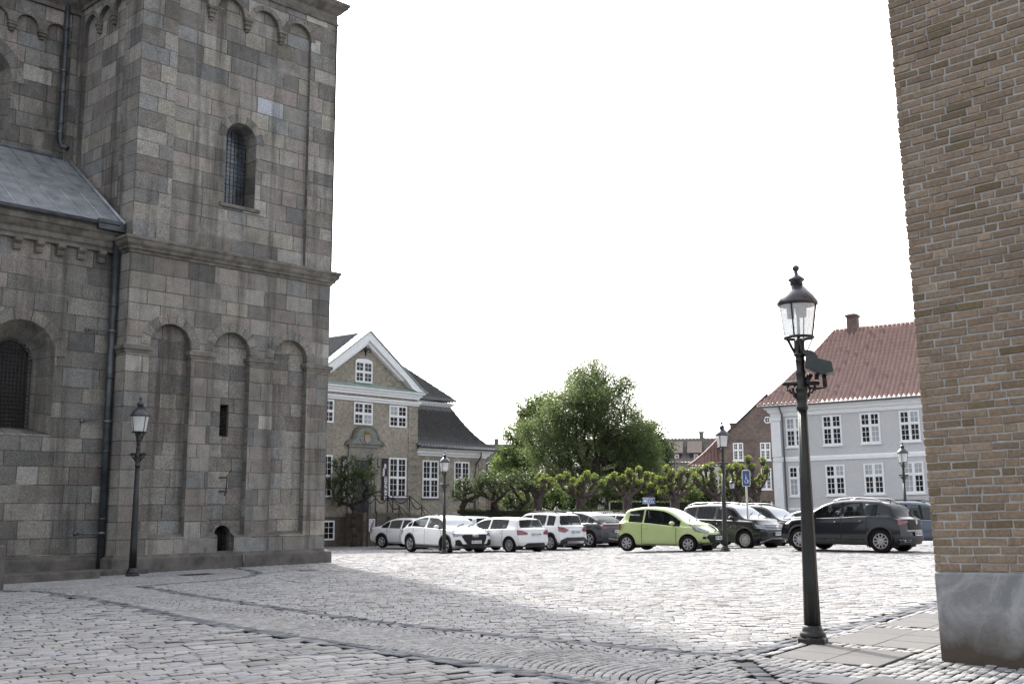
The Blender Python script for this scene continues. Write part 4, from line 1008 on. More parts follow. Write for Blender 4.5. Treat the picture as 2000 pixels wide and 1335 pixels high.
    for i in range(26):
        t = i/26*2*math.pi; m.lathe([(.05, -.02), (.03, .02), (.0, .03)], 6, M=Matrix.Translation((cx+.46*math.cos(t), -.25, 5.12+.28*math.sin(t))) @ Matrix.Rotation(math.pi/2, 4, 'X'))
    m.build('carved_scroll', plain('bluegreen_relief', (.19, .24, .24), .8, 0, .3, 9), pe)
    m = MB(); m.prism([(cx-.17, 5.2), (cx-.17, 5.0), (cx, 4.86), (cx+.17, 5.0), (cx+.17, 5.2)], -.29, -.23); m.build('shield', plain('shield_paint', (.36, .235, .20), .7, 0, .3, 14), pe)
    m = MB(); m.b2(cx-.19, cx+.19, -.3, -.23, 5.24, 5.32)
    for i in range(5): m.tube([(cx-.17+.085*i, -.27, 5.3), (cx-.2+.1*i, -.28, 5.45), (cx-.08+.04*i, -.27, 5.56)], .022, 5)
    m.build('crown', plain('gilding', (.36, .27, .10), .5, .3, .3, 9), pe)
    m = MB(); p = Matrix.Translation((-.36, 0, 0)); 
    m.tube([(cx, -.02, 9.62), (cx, -.02, 10.22)], .035, 6)
    for sg in (-1, 1): m.tube([(cx, -.02, 9.75), (cx+sg*.12, -.02, 9.98), (cx+sg*.28, -.02, 10.02), (cx+sg*.34, -.02, 9.88), (cx+sg*.26, -.02, 9.82)], .03, 6)
    m.build('wall_anchor', MT['iron'], B)
    m = MB(); m.tube([(8.95, -.12, 4.8), (8.95, -.12, 4.45), (8.75, .1, 4.0), (8.72, .14, 3.4), (8.72, .14, -1)], .05, 8); m.tube([(3.6, -.38, 4.84), (10.3, -.38, 4.84)], .07, 8); m.build('downpipe', MT['pipe'], B)
    # stairs
    s = MB(); s.b2(-1.5, 1.9, -1.5, -.1, -2, 1.18)
    for i in range(7): s.b2(.15-.0*i, 1.9+.03*i, -1.5-.3*(i+1), -1.5-.3*i, -2, 1.18-.19*(i+1))
    st = s.build('stairs', MT['museum_base'], B)
    r_ = MB()
    top = [(-1.4, -1.4, 1.18), (.2, -1.45, 1.18)]
    posts = [(-1.4, -1.4, 1.18), (-.6, -1.4, 1.18), (1.75, -.2, 1.18), (1.8, -1.45, 1.18), (1.85, -2.35, .65), (1.9, -3.25, .05), (.2, -1.45, 1.18), (.2, -2.35, .65), (.2, -3.25, .05)]
    for A_, B_ in ((0, 1), (1, 6), (6, 7), (7, 8), (2, 3), (3, 4), (4, 5)):
        if A_ == 2:
            for q_ in (0, 1, 6, 7, 8): x, y, z = posts[q_]; r_.tube([(x, y, z-.3), (x, y, z+.92)], .03, 6)
            r_.build('railing', MT['iron'], st); r_ = MB()
            for q_ in (2, 3, 4, 5): x, y, z = posts[q_]; r_.tube([(x, y, z-.3), (x, y, z+.92)], .03, 6)
        p, q = Vector(posts[A_]), Vector(posts[B_]); r_.tube([p+Vector((0, 0, .9)), q+Vector((0, 0, .9))], .022, 6)
        n = 8; r_.tube([p.lerp(q, i/n)+Vector((0, 0, .82-.32*math.sin(math.pi*i/n))) for i in range(n+1)], .028, 5)
    r_.build('railing', MT['iron'], st)
    return B
MUS = museum()
def banners():
    h = R(49); a = Vector((math.cos(h), math.sin(h), 0)); n = Vector((a.y, -a.x, 0)); o = Vector((-7.81, 60, 0))
    dk = plain('banner_cloth', (.022, .014, .02), .8, 0, .2, 3); pale = plain('banner_print', (.52, .48, .52), .8, 0, .25, 7)
    def ban(x0, x1, z0, z1, lab):
        p = o+a*((x0+x1)/2)+n*.08; T = thing('banner', lab, 'banner', (p.x, p.y, z0), h, 'exhibition banners beside the museum door'); w = x1-x0; H = z1-z0
        m = MB(); rows = [[(-w/2+w*i/6, .012*math.sin(3*k/8+i), H*k/10) for i in range(7)] for k in range(11)]; m.grid(rows); c = m.build('cloth', dk, T); c.modifiers.new('solid', 'SOLIDIFY').thickness = .008
        m = MB(); m.tube([(-w/2-.03, 0, H), (w/2+.03, 0, H)], .015, 6); m.tube([(-w/2-.03, 0, 0), (w/2+.03, 0, 0)], .015, 6); m.build('rod', MT['iron'], T)
        return T, w, H
    T, w, H = ban(1.04, 1.46, 1.88, 4.1, 'dark banner with white vertical lettering right of the museum door')
    m = MB(); m.prism([(-.02+.09*math.cos(t), H-.42+.15*math.sin(t)) for t in [2*math.pi*i/12 for i in range(12)]], -.03, -.02); m.prism([(-.2, 1.25), (-.06, 1.3), (-.03, 1.62), (-.16, 1.72), (-.2, 1.5)], -.031, -.021); m.build('printed_figure', pale, T)
    text_obj('GENFÆRD', .27, MT['frame'], 'lettering', T, Matrix.Translation((.02, -.024, .62)) @ Matrix.Rotation(math.pi/2, 4, 'X') @ Matrix.Rotation(-math.pi/2, 4, 'Z'), True)
    T, w, H = ban(-1.86, -1.44, 1.9, 4.12, 'dark banner with a pale figure left of the museum door, half behind the small tree')
    m = MB(); m.prism([(.0+.13*math.cos(t), H-.34+.2*math.sin(t)) for t in [2*math.pi*i/14 for i in range(14)]], -.03, -.02); m.prism([(-.19, .95), (-.02, .95), (-.04, 1.55), (-.12, 1.66), (-.19, 1.5)], -.031, -.021); m.prism([(.1, 1.0), (.2, 1.0), (.19, 1.4), (.08, 1.66), (.04, 1.6)], -.032, -.022); m.build('printed_figure', pale, T)
    text_obj('GENFÆRD', .27, MT['frame'], 'lettering', T, Matrix.Translation((.02, -.024, .5)) @ Matrix.Rotation(math.pi/2, 4, 'X') @ Matrix.Rotation(-math.pi/2, 4, 'Z'), True)
    p = atx(727, 57.5); N_ = thing('notice_board', 'notice board with a pale poster on two dark posts before the museum steps', 'notice board', p, R(20))
    m = MB(); m.b2(-.26, -.20, -.03, .03, -.2, 1.75); m.b2(.20, .26, -.03, .03, -.2, 1.75); m.b2(-.2, .2, -.02, .02, .65, 1.42); m.build('posts', MT['iron'], N_)
    m = MB(); m.b2(-.16, .16, -.032, -.022, .7, 1.37); ps = m.build('poster', pale, N_)
    m = MB(); m.prism([(-.1, .8), (.02, .78), (.1, 1.0), (.0, 1.2), (-.06, 1.1)], -.038, -.033); m.prism([(.02, 1.1), (.1, 1.12), (.12, 1.3), (.04, 1.28)], -.038, -.033); m.build('printed_picture', plain('print_grey', (.2, .19, .23), .7, 0, .4, 12), ps)
banners()

def grey_house():
    k = 72/58; h = R(-31)
    B = thing('grey_house', 'pale grey two storey house with white windows and red tiled hip roof', 'house', (13.57*k, 72, 1.6*(1-k)), h)
    B.rotation_euler = (0, R(-1.2), h); B.scale = (k, k, k)
    w = MB(); w.b2(.17, 17, 0, 10, -1.5, 6.4); w.build('wall', MT['grey_wall'], B)
    c = MB(); c.sweep([(.17, 10), (.17, 0), (17, 0)], [(0, 6.12), (.06, 6.12), (.08, 6.22), (.06, 6.28), (.18, 6.38), (.2, 6.46), (.34, 6.56), (.36, 6.66), (0, 6.68)])
    c.sweep([(.17, 10), (.17, 0), (17, 0)], [(0, 3.78), (.05, 3.79), (.06, 3.95), (.03, 4.02), (0, 4.03)]); c.sweep([(.17, 10), (.17, 0), (17, 0)], [(0, 1.3), (.06, 1.3), (.06, 1.38), (0, 1.42)])
    c.b2(.10, .6, -.07, .3, -1.5, 3.77); c.b2(.10, .6, -.07, .3, 4.04, 5.9); c.b2(.05, .66, -.11, .3, 5.91, 6.11)
    c.build('white_trim', MT['frame'], B)
    for i in range(8):
        x = 1.36+1.9*i
        window(B, x, 4.53, .97, 1.52, 0, .42, 2, 2, 3, blind=.55 if i != 1 else .1); window(B, x+.02, 2.02, .97, 1.52, 0, .40, 2, 2, 3, blind=.75 if i not in (0, 1) else .2)
    tr = (.43, .275, .24); run = 5.4; zr = 11.1
    pantile('roof', B, MT['tile_red'], (-.42, -.4, 0), (1, 0, 0), lambda t: (run*t, 6.66+(zr-6.66)*(.85*t+.15*t*t)), lambda t: 2.85*t, lambda t: 17.6, tr, tw=.235, th=.33, hgt=.14, var=.08)
    pantile('roof', B, MT['tile_red'], (-.42, 10.4, 0), (0, -1, 0), lambda t: (2.85*t, 6.66+(zr-6.66)*(.85*t+.15*t*t)), lambda t: 5.4*t, lambda t: 10.8-5.4*t, tr, tw=.235, hgt=.10, var=.08)
    m = MB(); m.tube([(-.42+2.85*t, -.4+5.4*t, 6.72+(zr-6.66)*(.85*t+.15*t*t)) for t in [i/10 for i in range(11)]]+[(17.6, 5., zr+.06)], .09, 8); m.build('ridge_tiles', plain('ridge_tile', tr, .7, 0, .25, 9), B)
    m = MB(); m.b2(3.2, 3.72, 4.6, 5.3, 10.6, 11.8); m.b2(3.14, 3.78, 4.54, 5.36, 11.8, 11.92); m.b2(3.3, 3.62, 4.75, 5.15, 11.92, 11.98); m.build('chimney', MT['chimney_brick'], B)
    m = MB(); m.tube([(.72, -.42, 6.66), (.72, -.4, 6.5), (.74, -.12, 6.2), (.74, -.1, 6.0), (.74, -.1, 1.0)], .045, 8); m.tube([(-.42, -.46, 6.66), (17.4, -.46, 6.66)], .06, 8); m.build('downpipe', MT['zinc'], B)
grey_house()

def brick_gable():
    k = 95/75; h = R(-12)
    B = thing('brick_gable_house', 'dark red brick gable house with round attic window behind the grey house', 'house', (15.42*k, 95, 1.6*(1-k)), h); B.scale = (k, k, k)
    w = MB(); w.prism([(-1.36, -1.5), (5., -1.5), (5., 5.9), (1.82, 8.85), (-1.36, 5.9)], 0, 9); w.build('wall', MT['red_brick'], B)
    c = MB()
    for x in (-1.36, .7, 2.3): c.b2(x, x+.12, -.05, .02, -1.5, 5.8)
    c.b2(-1.36, 5, -.06, .02, 5.84, 5.93); c.build('brick_band', MT['red_brick'], B)
    for z0, hh in ((4.56, 1.18), (2.62, 1.4), (.4, 1.4)):
        for x in (-.17, 1.62): window(B, x, z0, .68, hh, 0, .42, 2, 2, 3, sill=True)
    m = MB(); m.tube([(1.82+.2*math.cos(t), -.04, 7.24+.2*math.sin(t)) for t in [2*math.pi*i/20 for i in range(20)]], .045, 6, closed=True); m.tube([(1.62, -.03, 7.24), (2.02, -.03, 7.24)], .015, 5); m.tube([(1.82, -.03, 7.04), (1.82, -.03, 7.44)], .015, 5); o = m.build('round_window', MT['frame'], B)
    m = MB(); m.prism([(1.82+.2*math.cos(t), 7.24+.2*math.sin(t)) for t in [2*math.pi*i/20 for i in range(20)]], -.02, .02); m.build('pane', MT['pane'], o)
    m = MB()
    for sg in (-1, 1): m.prism([(1.82+sg*3.4, 5.72), (1.82, 8.9), (1.82, 9.02), (1.82+sg*3.4, 5.84)], -.12, 9.2)
    m.build('roof', plain('dark_roof', (.07, .06, .062), .7, 0, .3, 4), B)
    m = MB(); m.b2(-.7, -.3, 3, 3.5, 6.2, 7.2); m.b2(-.76, -.24, 2.95, 3.55, 7.2, 7.3); m.build('chimney', MT['chimney_brick'], B)
    p = atx(1488, 74); P_ = thing('stone_pedestal', 'grey stone pedestal with a dark iron spout by the grey house corner', 'pedestal', p, .4)
    m = MB(); m.lathe([(.34, -.3), (.34, .1), (.3, .14), (.27, .9), (.34, .98), (.34, 1.08)], 8, smooth=False); m.build('shaft', MT['sandstone'], P_)
    m = MB(); m.tube([(0, 0, 1.05), (0, 0, 1.3), (.1, 0, 1.42), (.2, 0, 1.35)], .05, 8); m.lathe([(.06, 1.38), (.12, 1.46), (.08, 1.56), (.02, 1.62)], 10); m.build('iron_spout', MT['iron'], P_)
brick_gable()
def far_houses():
    # long brown roof with two dormers
    B = thing('long_roof_house', 'long beige house with grey brown tiled roof and two dormers between tree and gable house', 'house', (14.4*1.15, 103.5, 1.6-1.6*1.15), R(-10)); B.scale = (1.15,)*3
    w = MB(); w.b2(-9, 7, 0, 7, -1.5, 5.0); w.build('wall', plain('beige_wall', (.30, .285, .25), .9, 0, .2, 2), B)
    pantile('roof', B, MT['tile_red'], (-9.2, -.3, 0), (1, 0, 0), lin(3.4, 4.95, 7.1), lambda t: 0, lambda t: 16.4, (.15, .125, .115), tw=.3, th=.36, hgt=.05)
    m = MB(); m.b2(.75, 1.1, 2.9, 3.3, 6.9, 7.55); m.b2(.7, 1.15, 2.85, 3.35, 7.55, 7.65); m.build('chimney', MT['sandstone'], B)
    for x in (-1.2, -4.2, .35):
        m = MB(); m.b2(x-.45, x+.45, .25, 2.6, 5.1, 5.75); d = m.build('dormer', plain('dormer_boards', (.05, .045, .05), .8, 0, .2, 6), B)
        m = MB(); m.add([(x-.6, .12, 5.7), (x+.6, .12, 5.7), (x+.6, 2.5, 6.75), (x-.6, 2.5, 6.75), (x-.6, .12, 5.78), (x+.6, .12, 5.78), (x+.6, 2.5, 6.83), (x-.6, 2.5, 6.83)], [(0, 1, 2, 3), (7, 6, 5, 4), (0, 4, 5, 1), (1, 5, 6, 2), (3, 7, 4, 0)]); m.build('dormer_roof', plain('dormer_tiles', (.10, .086, .08), .85, 0, .3, 5, spec=.03), d)
        window(d, x+.12, 5.2, .34, .46, .25, 0, 2, 0, 2, 1, sill=False)
    # small white house with a curved red hip roof
    p = at(1346, 985, 99); C_ = thing('white_house', 'small white house with swept red tiled hip roof beside the dark brick gable', 'house', (p.x, 99, 0), R(-10))
    w = MB(); w.b2(.5, 5.5, .5, 6, -1, 4.75); w.sweep([(.5, 6), (.5, .5), (5.5, .5)], [(0, 4.5), (.2, 4.6), (.4, 4.95), (0, 5.0)]); w.build('wall', MT['frame'], C_)
    cur = lambda t: (3.1*t, 5.0+2.75*(.7*t+.3*t*t))
    pantile('roof', C_, MT['tile_red'], (0, 0, 0), (1, 0, 0), cur, lambda t: 2.9*t, lambda t: 6, (.22, .115, .10), tw=.3, hgt=.05); pantile('roof', C_, MT['tile_red'], (0, 6.2, 0), (0, -1, 0), lambda t: (2.9*t, cur(t)[1]), lambda t: 3.1*t, lambda t: 6.2-3.1*t, (.22, .115, .10), tw=.3, hgt=.05)
    m = MB(); m.tube([(2.9*t, 3.1*t, cur(t)[1]+.06) for t in [i/8 for i in range(9)]], .1, 6); m.build('ridge_tiles', plain('pale_ridge', (.30, .2, .18), .7, 0, .2, 6), C_)
    window(C_, 2.6, 2.2, 1.0, 1.7, .5, .4, 2, 2, 3)
    # slate roofed house at the left behind the museum wing
    D = thing('slate_roof_house', 'dark slate roofed house with white dormer windows behind the museum corner', 'house', (-1.17*1.2, 102, 1.6-1.6*1.2), R(6)); D.scale = (1.2,)*3
    w = MB(); w.b2(-7, 3.2, .4, 7, -1.5, 4.4); w.prism([(-7, 4.4), (3.2, 4.4), (3.2, 4.5), (-7, 4.5)], .2, 7); w.build('wall', MT['red_brick'], D)
    pantile('roof', D, MT['tile_black'], (-7.2, .1, 0), (1, 0, 0), lin(3.4, 3.9, 6.35), lambda t: 0, lambda t: 10.6, (.06, .055, .06), tw=.3, hgt=.04)
    m = MB(); m.lathe([(.16, 6.1), (.16, 6.65), (.2, 6.68), (.2, 6.75), (.14, 6.8)], 10, M=Matrix.Translation((.28, 3.3, 0))); m.build('chimney', MT['sandstone'], D)
    for x in (-.5, -.02, .5, 1.0):
        m = MB(); m.b2(x-.2, x+.2, .35, 1.5, 4.0, 4.72); d = m.build('dormer', MT['tile_black2'] if 'tile_black2' in MT else plain('dormer_slate', (.06, .055, .06), .7), D)
        m = MB(); m.prism([(x-.3, 4.68), (x, 4.9), (x+.3, 4.68), (x+.28, 4.62), (x, 4.82), (x-.28, 4.62)], .2, 1.6); m.build('dormer_hood', MT['zinc'], d)
        window(d, x, 4.08, .26, .56, .35, .45, 2, 1, 2, 1, sill=False)
far_houses()
# ------------------------------------------------------------ cars
def lerpc(pts, x):
    if x <= pts[0][0]: return pts[0][1]
    for (x0, y0), (x1, y1) in zip(pts[:-1], pts[1:]):
        if x <= x1: return y0+(y1-y0)*(x-x0)/(x1-x0)
    return pts[-1][1]
def curvec(pts):                                          # smooth monotone curve through control points
    xs = [p[0] for p in pts]; ys = [p[1] for p in pts]; n = len(pts); d = [(ys[i+1]-ys[i])/(xs[i+1]-xs[i]) for i in range(n-1)]
    m = [d[0]]+[0 if d[i-1]*d[i] <= 0 else 2*d[i-1]*d[i]/(d[i-1]+d[i]) for i in range(1, n-1)]+[d[-1]]
    def f(x):
        if x <= xs[0]: return ys[0]
        if x >= xs[-1]: return ys[-1]
        i = max(k for k in range(n-1) if xs[k] <= x); h = xs[i+1]-xs[i]; t = (x-xs[i])/h
        return (2*t**3-3*t*t+1)*ys[i]+(t**3-2*t*t+t)*h*m[i]+(-2*t**3+3*t*t)*ys[i+1]+(t**3-t*t)*h*m[i+1]
    return f
MT['glass_car'] = plain('car_glass', (.010, .011, .012), .04, 0, .3, 1.2, spec=.45)
def _cg():
    m, nt, b, L = newmat('car_side_glass'); b.inputs['Base Color'].default_value = (.012, .013, .014, 1); v = objvec(nt)
    L.new(ramp(nt, noise(nt, 1.5, 2, .5, v), [(.3, .03), (.7, .06)]), b.inputs['Roughness']); b.inputs['Specular IOR Level'].default_value = .5
    t = nt.nodes.new('ShaderNodeBsdfTransparent'); t.inputs[0].default_value = (.62, .66, .66, 1); s = nt.nodes.new('ShaderNodeMixShader'); s.inputs[0].default_value = .42
    L.new(t.outputs[0], s.inputs[1]); L.new(b.outputs[0], s.inputs[2]); L.new(s.outputs[0], nt.nodes['Material Output'].inputs['Surface']); return m
MT['glass_car'] = _cg(); MT['seat'] = plain('seat_cloth', (.022, .021, .023), .9, 0, .3, 8)
MT['screen'] = plain('windscreen_glass', (.24, .26, .28), .06, .8, .12, 1.0, spec=1.0)
MT['alloy'] = plain('alloy', (.30, .30, .31), .4, .6, .1, 8)
MT['headlamp'] = plain('headlamp', (.22, .23, .25), .1, .4, .8, 22, spec=.8)
MT['tail'] = plain('tail_lamp', (.14, .012, .018), .12, 0, .4, 9, spec=.8)
MT['clad'] = plain('grey_cladding', (.022, .021, .022), .6, 0, .2, 10)
MT['plate'] = plain('plate_white', (.62, .62, .62), .5, 0, .05, 5)
MT['plateblue'] = plain('plate_blue', (.05, .09, .28), .5, 0, .05, 5)
MT['chrome'] = plain('chrome', (.62, .62, .64), .15, .95, .05, 6)
PAINT = {k: mat_paint('car_paint_'+k, c, m, r) for k, c, m, r in (('white', (.60, .61, .63), 0, .28), ('lime', (.34, .41, .185), 0, .3), ('grey', (.009, .011, .013), .0, .2), ('slate', (.006, .008, .012), .0, .18), ('black', (.004, .004, .006), 0, .2), ('blue', (.075, .095, .135), .4, .32), ('cream', (.46, .47, .48), .15, .32), ('mid', (.035, .038, .045), .3, .32))}
CARG = 'cars parked on the square'
def wheel(parent, x, y, r, sgn, spokes, wide=.2, style=0):
    M = Matrix.Translation((x, y, r)) @ Matrix.Rotation(-sgn*math.pi/2, 4, 'X')      # local +z points outwards
    t = MB(); rr = r*.66; h = wide/2
    t.lathe([(rr, -h), (r*.9, -h), (r*.985, -h*.75), (r, -h*.4), (r, h*.4), (r*.985, h*.75), (r*.93, h*.98), (r*.8, h*1.02), (rr, h*.9), (rr, -h*.2)], 28, M=M)
    o = t.build('wheel', MT['rubber'], parent)
    m = MB(); m.lathe([(rr, h*.9), (rr*.97, h*1.0), (rr*.9, h*.98), (rr*.87, h*.7), (rr*.87, h*.3)], 28, M=M, caps=False)
    m.lathe([(.055, h*.2), (.06, h*.8), (.045, h*.95), (.02, h*.97)], 12, M=M)
    for k in range(spokes):
        a = 2*math.pi*k/spokes
        for da in ((-.16, .16) if style == 1 else (0,)):
            w0, w1 = (.019, .013) if style == 1 else (.025, .034 if spokes < 8 else .016)
            w0 *= r/.33; w1 *= r/.33
            c, s = math.cos(a), math.sin(a); c2, s2 = math.cos(a+da), math.sin(a+da)
            p0 = Vector((c*.04, s*.04, h*.86)); p1 = Vector((c2*rr*.9, s2*rr*.9, h*.92)); q = Vector((-s, c, 0))
            vs = [p0-q*w0, p0+q*w0, p1+q*w1, p1-q*w1]; vs += [v-Vector((0, 0, .03)) for v in vs]
            m.add(vs, [(0, 1, 2, 3), (0, 4, 5, 1), (2, 6, 7, 3), (1, 5, 6, 2), (3, 7, 4, 0)], M=M)
    m.build('rim', MT['alloy'], o)
    m = MB(); m.lathe([(rr*.95, h*.15), (rr*.95, h*.25)], 20, M=M); m.build('brake', MT['dark'], o)
    return o
def car(name, label, loc, head, L, W, H, wb, fo, wr, top, belt, glass, paint, clad=0., spokes=5, style=0, rails=False, plate=None, front=None, rear=None, zb=.22, door=None, rw=(0, 0), ws=(0, 0), mirror=True, tumble=.42, handle=True, bow=.22, cladtop=None, cat='car', gloss_pillar=False, bodyroof=None):
    """x forward; top/belt: control points (x, z); glass: side windows as x ranges; ws/rw: x range of windscreen / rear window"""
    T = thing(name, label, cat, loc, head, CARG); pm = PAINT[paint]; hw0 = W/2; xf, xr = L/2, -L/2; ax = (xf-fo, xf-fo-wb)
    topf, beltf = curvec(top), curvec(belt); ra = wr+.055
    frake = front.get('rake', [(.2, .10), (.45, 0), (.62, .02), (.8, .12), (1.0, .3)]); rrake = rear.get('rake', [(.2, .10), (.5, 0), (.75, .03), (1.0, .10), (1.3, .2)])
    def wend(x): return ss((abs(x)-(L/2-.62))/.62)
    def plan(x):
        e = abs(x)/(L/2); return hw0*(1-.05*ss((e-.45)/.55)-.02*e**6)
    def zbot(x): return zb+.10*wend(x)*(1.2 if x > 0 else .9)
    def side_y(x, z):
        zb_, zt = zbot(x), beltf(x); t = (z-zb_)/max(.1, zt-zb_)
        return plan(x)*(1-.075*max(0, .38-t)**2/.15-.055*max(0, t-.45)**2/.3)
    def shape_x(x, y, z):
        w = wend(x); f = x > 0
        return x-(1 if f else -1)*w*(bow*(abs(y)/hw0)**2.4+lerpc(frake if f else rrake, z))
    # stations
    st = [xr+(L)*i/78 for i in range(79)]
    for a, b in (ws, rw): st += [a+(b-a)*i/9 for i in range(10)]
    for a, b in glass: st += [a, b]
    st = sorted(st); q = [st[0]]
    for x in st[1:]:
        if x-q[-1] > .012: q.append(x)
    st = q; NS = 13
    fr = [0, .05, .12, .19, .27, .35, .44, .53, .62, .71, .80, .89, 1.]
    def ring(x):
        zb_, zt, tp = zbot(x), beltf(x), topf(x); hr = max(.02, tp-zt)
        P = [(0, zb_), (plan(x)*.55, zb_), (plan(x)*.86, zb_)]
        for f in fr:
            z = zb_+.03+(zt-zb_-.03)*f; P.append((side_y(x, z), z))
        yb = P[-1][0]; cab = ss((hr-.08)/.2)
        inset = tumble*hr*cab+.06*(1-cab); yr = yb-inset-.03
        e = .06*cab+.3*hr*(1-cab)                                  # roof edge radius
        for f in (.03, .35, .68, .93): P.append((yb-.012-(inset)*f-.01*math.sin(math.pi*f), zt+(hr-e)*f))
        P += [(yr-.005, tp-e*.62), (yr-.05, tp-e*.28), (yr*.78, tp-e*.10), (yr*.4, tp-.0), (0, tp+.004)]
        return P
    RN = [ring(x) for x in st]; nr = len(RN[0]); iG = 3+NS; vs = []; keep = []
    for x, P in zip(st, RN):
        full = [(-y, z) for y, z in P[::-1]]+P[1:]; full = [(y, z) for y, z in full]
        vs.append([(shape_x(x, y, z), y, z) for y, z in full])
    n = 2*nr-1; mid = nr-1
    faces = {'body': [], 'window': [], 'windscreen': [], 'rear_window': [], 'cladding': [], 'door': [], 'roof': []}
    V = [list(p) for r in vs for p in r]; idx = lambda i, k: i*n+k
    def rk(k): return abs(k-mid) if False else None
    for i in range(len(st)-1):
        xm = (st[i]+st[i+1])/2
        for k in range(n-1):
            # ring index of the strip (from bottom centre 0 .. top)
            a = (nr-1-k, nr-2-k) if k < mid else (k-mid, k-mid+1); j = min(a); left = k < mid
            # after mirroring: list starts at top of the left side, so j counts from the bottom centre
            f = (idx(i, k), idx(i, k+1), idx(i+1, k+1), idx(i+1, k))
            c = [sum(V[q][d] for q in f)/4 for d in range(3)]
            kind = 'body'
            if any(math.hypot(c[0]-a_, c[2]-wr) < ra for a_ in ax) and abs(c[1]) > .50*hw0 and c[2] < wr+ra: continue
            if j >= 3 and j < 3+NS-1 and c[2] < zb+clad: kind = 'cladding'
            elif iG <= j < iG+3 and any(g0 <= xm <= g1 for g0, g1 in glass) and topf(xm)-beltf(xm) > .09: kind = 'window'
            elif j >= iG+5 and ws[0] < xm < ws[1]: kind = 'windscreen'
            elif j >= iG+5 and rw[0] < xm < rw[1]: kind = 'rear_window'
            elif j >= iG+4 and bodyroof and ws[1] and xm < ws[0]+.02 and xm > rw[1]-.02: kind = 'roof'
            elif door and 3 <= j < iG-1 and door[0] < xm < door[1] and c[2] > zb+clad+.02: kind = 'door'
            faces[kind].append(f)
    # snap the arch rims to circles
    used = {}
    for kd, fl in faces.items():
        for f in fl:
            for q in range(4): e = tuple(sorted((f[q], f[(q+1) % 4]))); used[e] = used.get(e, 0)+1
    for e, cnt in used.items():
        if cnt == 1:
            for q in e:
                x, y, z = V[q]
                for a_ in ax:
                    d = math.hypot(x-a_, z-wr)
                    if d < ra+.10 and abs(y) > .5*hw0 and z < wr+ra+.08 and d > 1e-4 and z > zb+.02:
                        V[q][0] = a_+(x-a_)/d*ra; V[q][2] = wr+(z-wr)/d*ra
    # end caps
    caps = {'body': [], 'cladding': []}
    for i, sg in ((0, -1), (len(st)-1, 1)):
        cols = 7
        P = RN[i]; base = len(V)
        for y, z in P:
            for c in range(cols):
                yy = y*(c/(cols-1)*2-1); V.append([shape_x(st[i], yy, z), yy, z])
        for r in range(nr-1):
            for c in range(cols-1):
                f = (base+r*cols+c, base+r*cols+c+1, base+(r+1)*cols+c+1, base+(r+1)*cols+c)
                zz = (P[r][1]+P[r+1][1])/2
                caps['cladding' if zz < (zb+.10+clad*1.1 if clad else zb+.06) else 'body'].append(f if sg > 0 else f[::-1])
    def emit(nm, fl, mat, sm=True, parent=T):
        if not fl: return None
        mp = {}; vv = []; ff = []
        for f in fl:
            for q in f:
                if q not in mp: mp[q] = len(vv); vv.append(V[q])
            ff.append(tuple(mp[q] for q in f))
        m = MB(); m.add(vv, [f[::-1] for f in ff] if False else ff, 0, sm); return m.build(nm, mat, parent)
    body = emit('body', faces['body']+caps['body'], pm)
    emit('lower_cladding', faces['cladding']+caps['cladding'], MT['clad'])
    m = MB(); x0, x1 = max(xr+.25, rw[0]+.1), ws[1]-.05
    for i in range(8):
        a, b = x0+(x1-x0)*i/8, x0+(x1-x0)*(i+1)/8; h = beltf((a+b)/2)-.09; wd = plan((a+b)/2)*.86; m.b2(a+.001, b-.001, -wd, wd, zb+.06, h)
    m.build('interior', MT['seat'], T)
    for sx in (glass[-1][0]-.1, glass[-1][0]-.95):
        for sy in (-.36, .36):
            z0 = beltf(sx)-.12; m = MB(); m.prism([(sx-.02, z0), (sx+.12, z0), (sx+.02, z0+.30), (sx-.08, z0+.30)], sy-.22, sy+.22); m.prism([(sx-.06, z0+.31), (sx+.03, z0+.31), (sx, z0+.46), (sx-.08, z0+.46)], sy-.13, sy+.13)
            if z0+.46 < topf(sx-.08)-.06: m.build('seat', MT['seat'], T)
    if bodyroof: emit('roof', faces['roof'], PAINT[bodyroof])
    emit('windscreen', faces['windscreen'], MT['screen']); emit('rear_window', faces['rear_window'], MT['glass_car'])
    for sg in (-1, 1):
        for g0, g1 in glass:
            sel = [f for f in faces['window'] if (V[f[0]][1] > 0) == (sg > 0) and g0 <= (V[f[0]][0]+V[f[2]][0])/2 <= g1]; emit('side_window', sel, MT['glass_car'])
        sel = [f for f in faces['door'] if (V[f[0]][1] > 0) == (sg > 0)]
        if sel:
            d = emit('door', sel, pm)
            s = MB(); xs = [door[0], door[1]]+([door[2]] if len(door) > 2 else [])
            for x in xs:
                zs = [zb+clad+.04+(beltf(x)-zb-clad-.05)*i/6 for i in range(7)]
                s.grid([[(x-.009, sg*(side_y(x, z)+.004), z), (x+.009, sg*(side_y(x, z)+.004), z)] for z in zs], 0, True, flip=sg > 0)
            zz = zb+clad+.045; s.grid([[(door[0]+(door[1]-door[0])*i/10, sg*(side_y(door[0]+(door[1]-door[0])*i/10, zz+dz)+.004), zz+dz) for dz in (-.008, .008)] for i in range(11)], 0, True, flip=sg < 0)
            s.build('door_gap', MT['dark'], d)
            if handle:
                hx = [door[0]+.16]+([door[2]+.16] if len(door) > 2 else [])
                for x in hx:
                    z = beltf(x)-.13; s = MB(); s.tube([(x-.09, sg*(side_y(x, z)+.012), z), (x, sg*(side_y(x, z)+.03), z+.004), (x+.09, sg*(side_y(x, z)+.012), z)], [.012, .018, .012], 6); s.build('handle', pm, d)
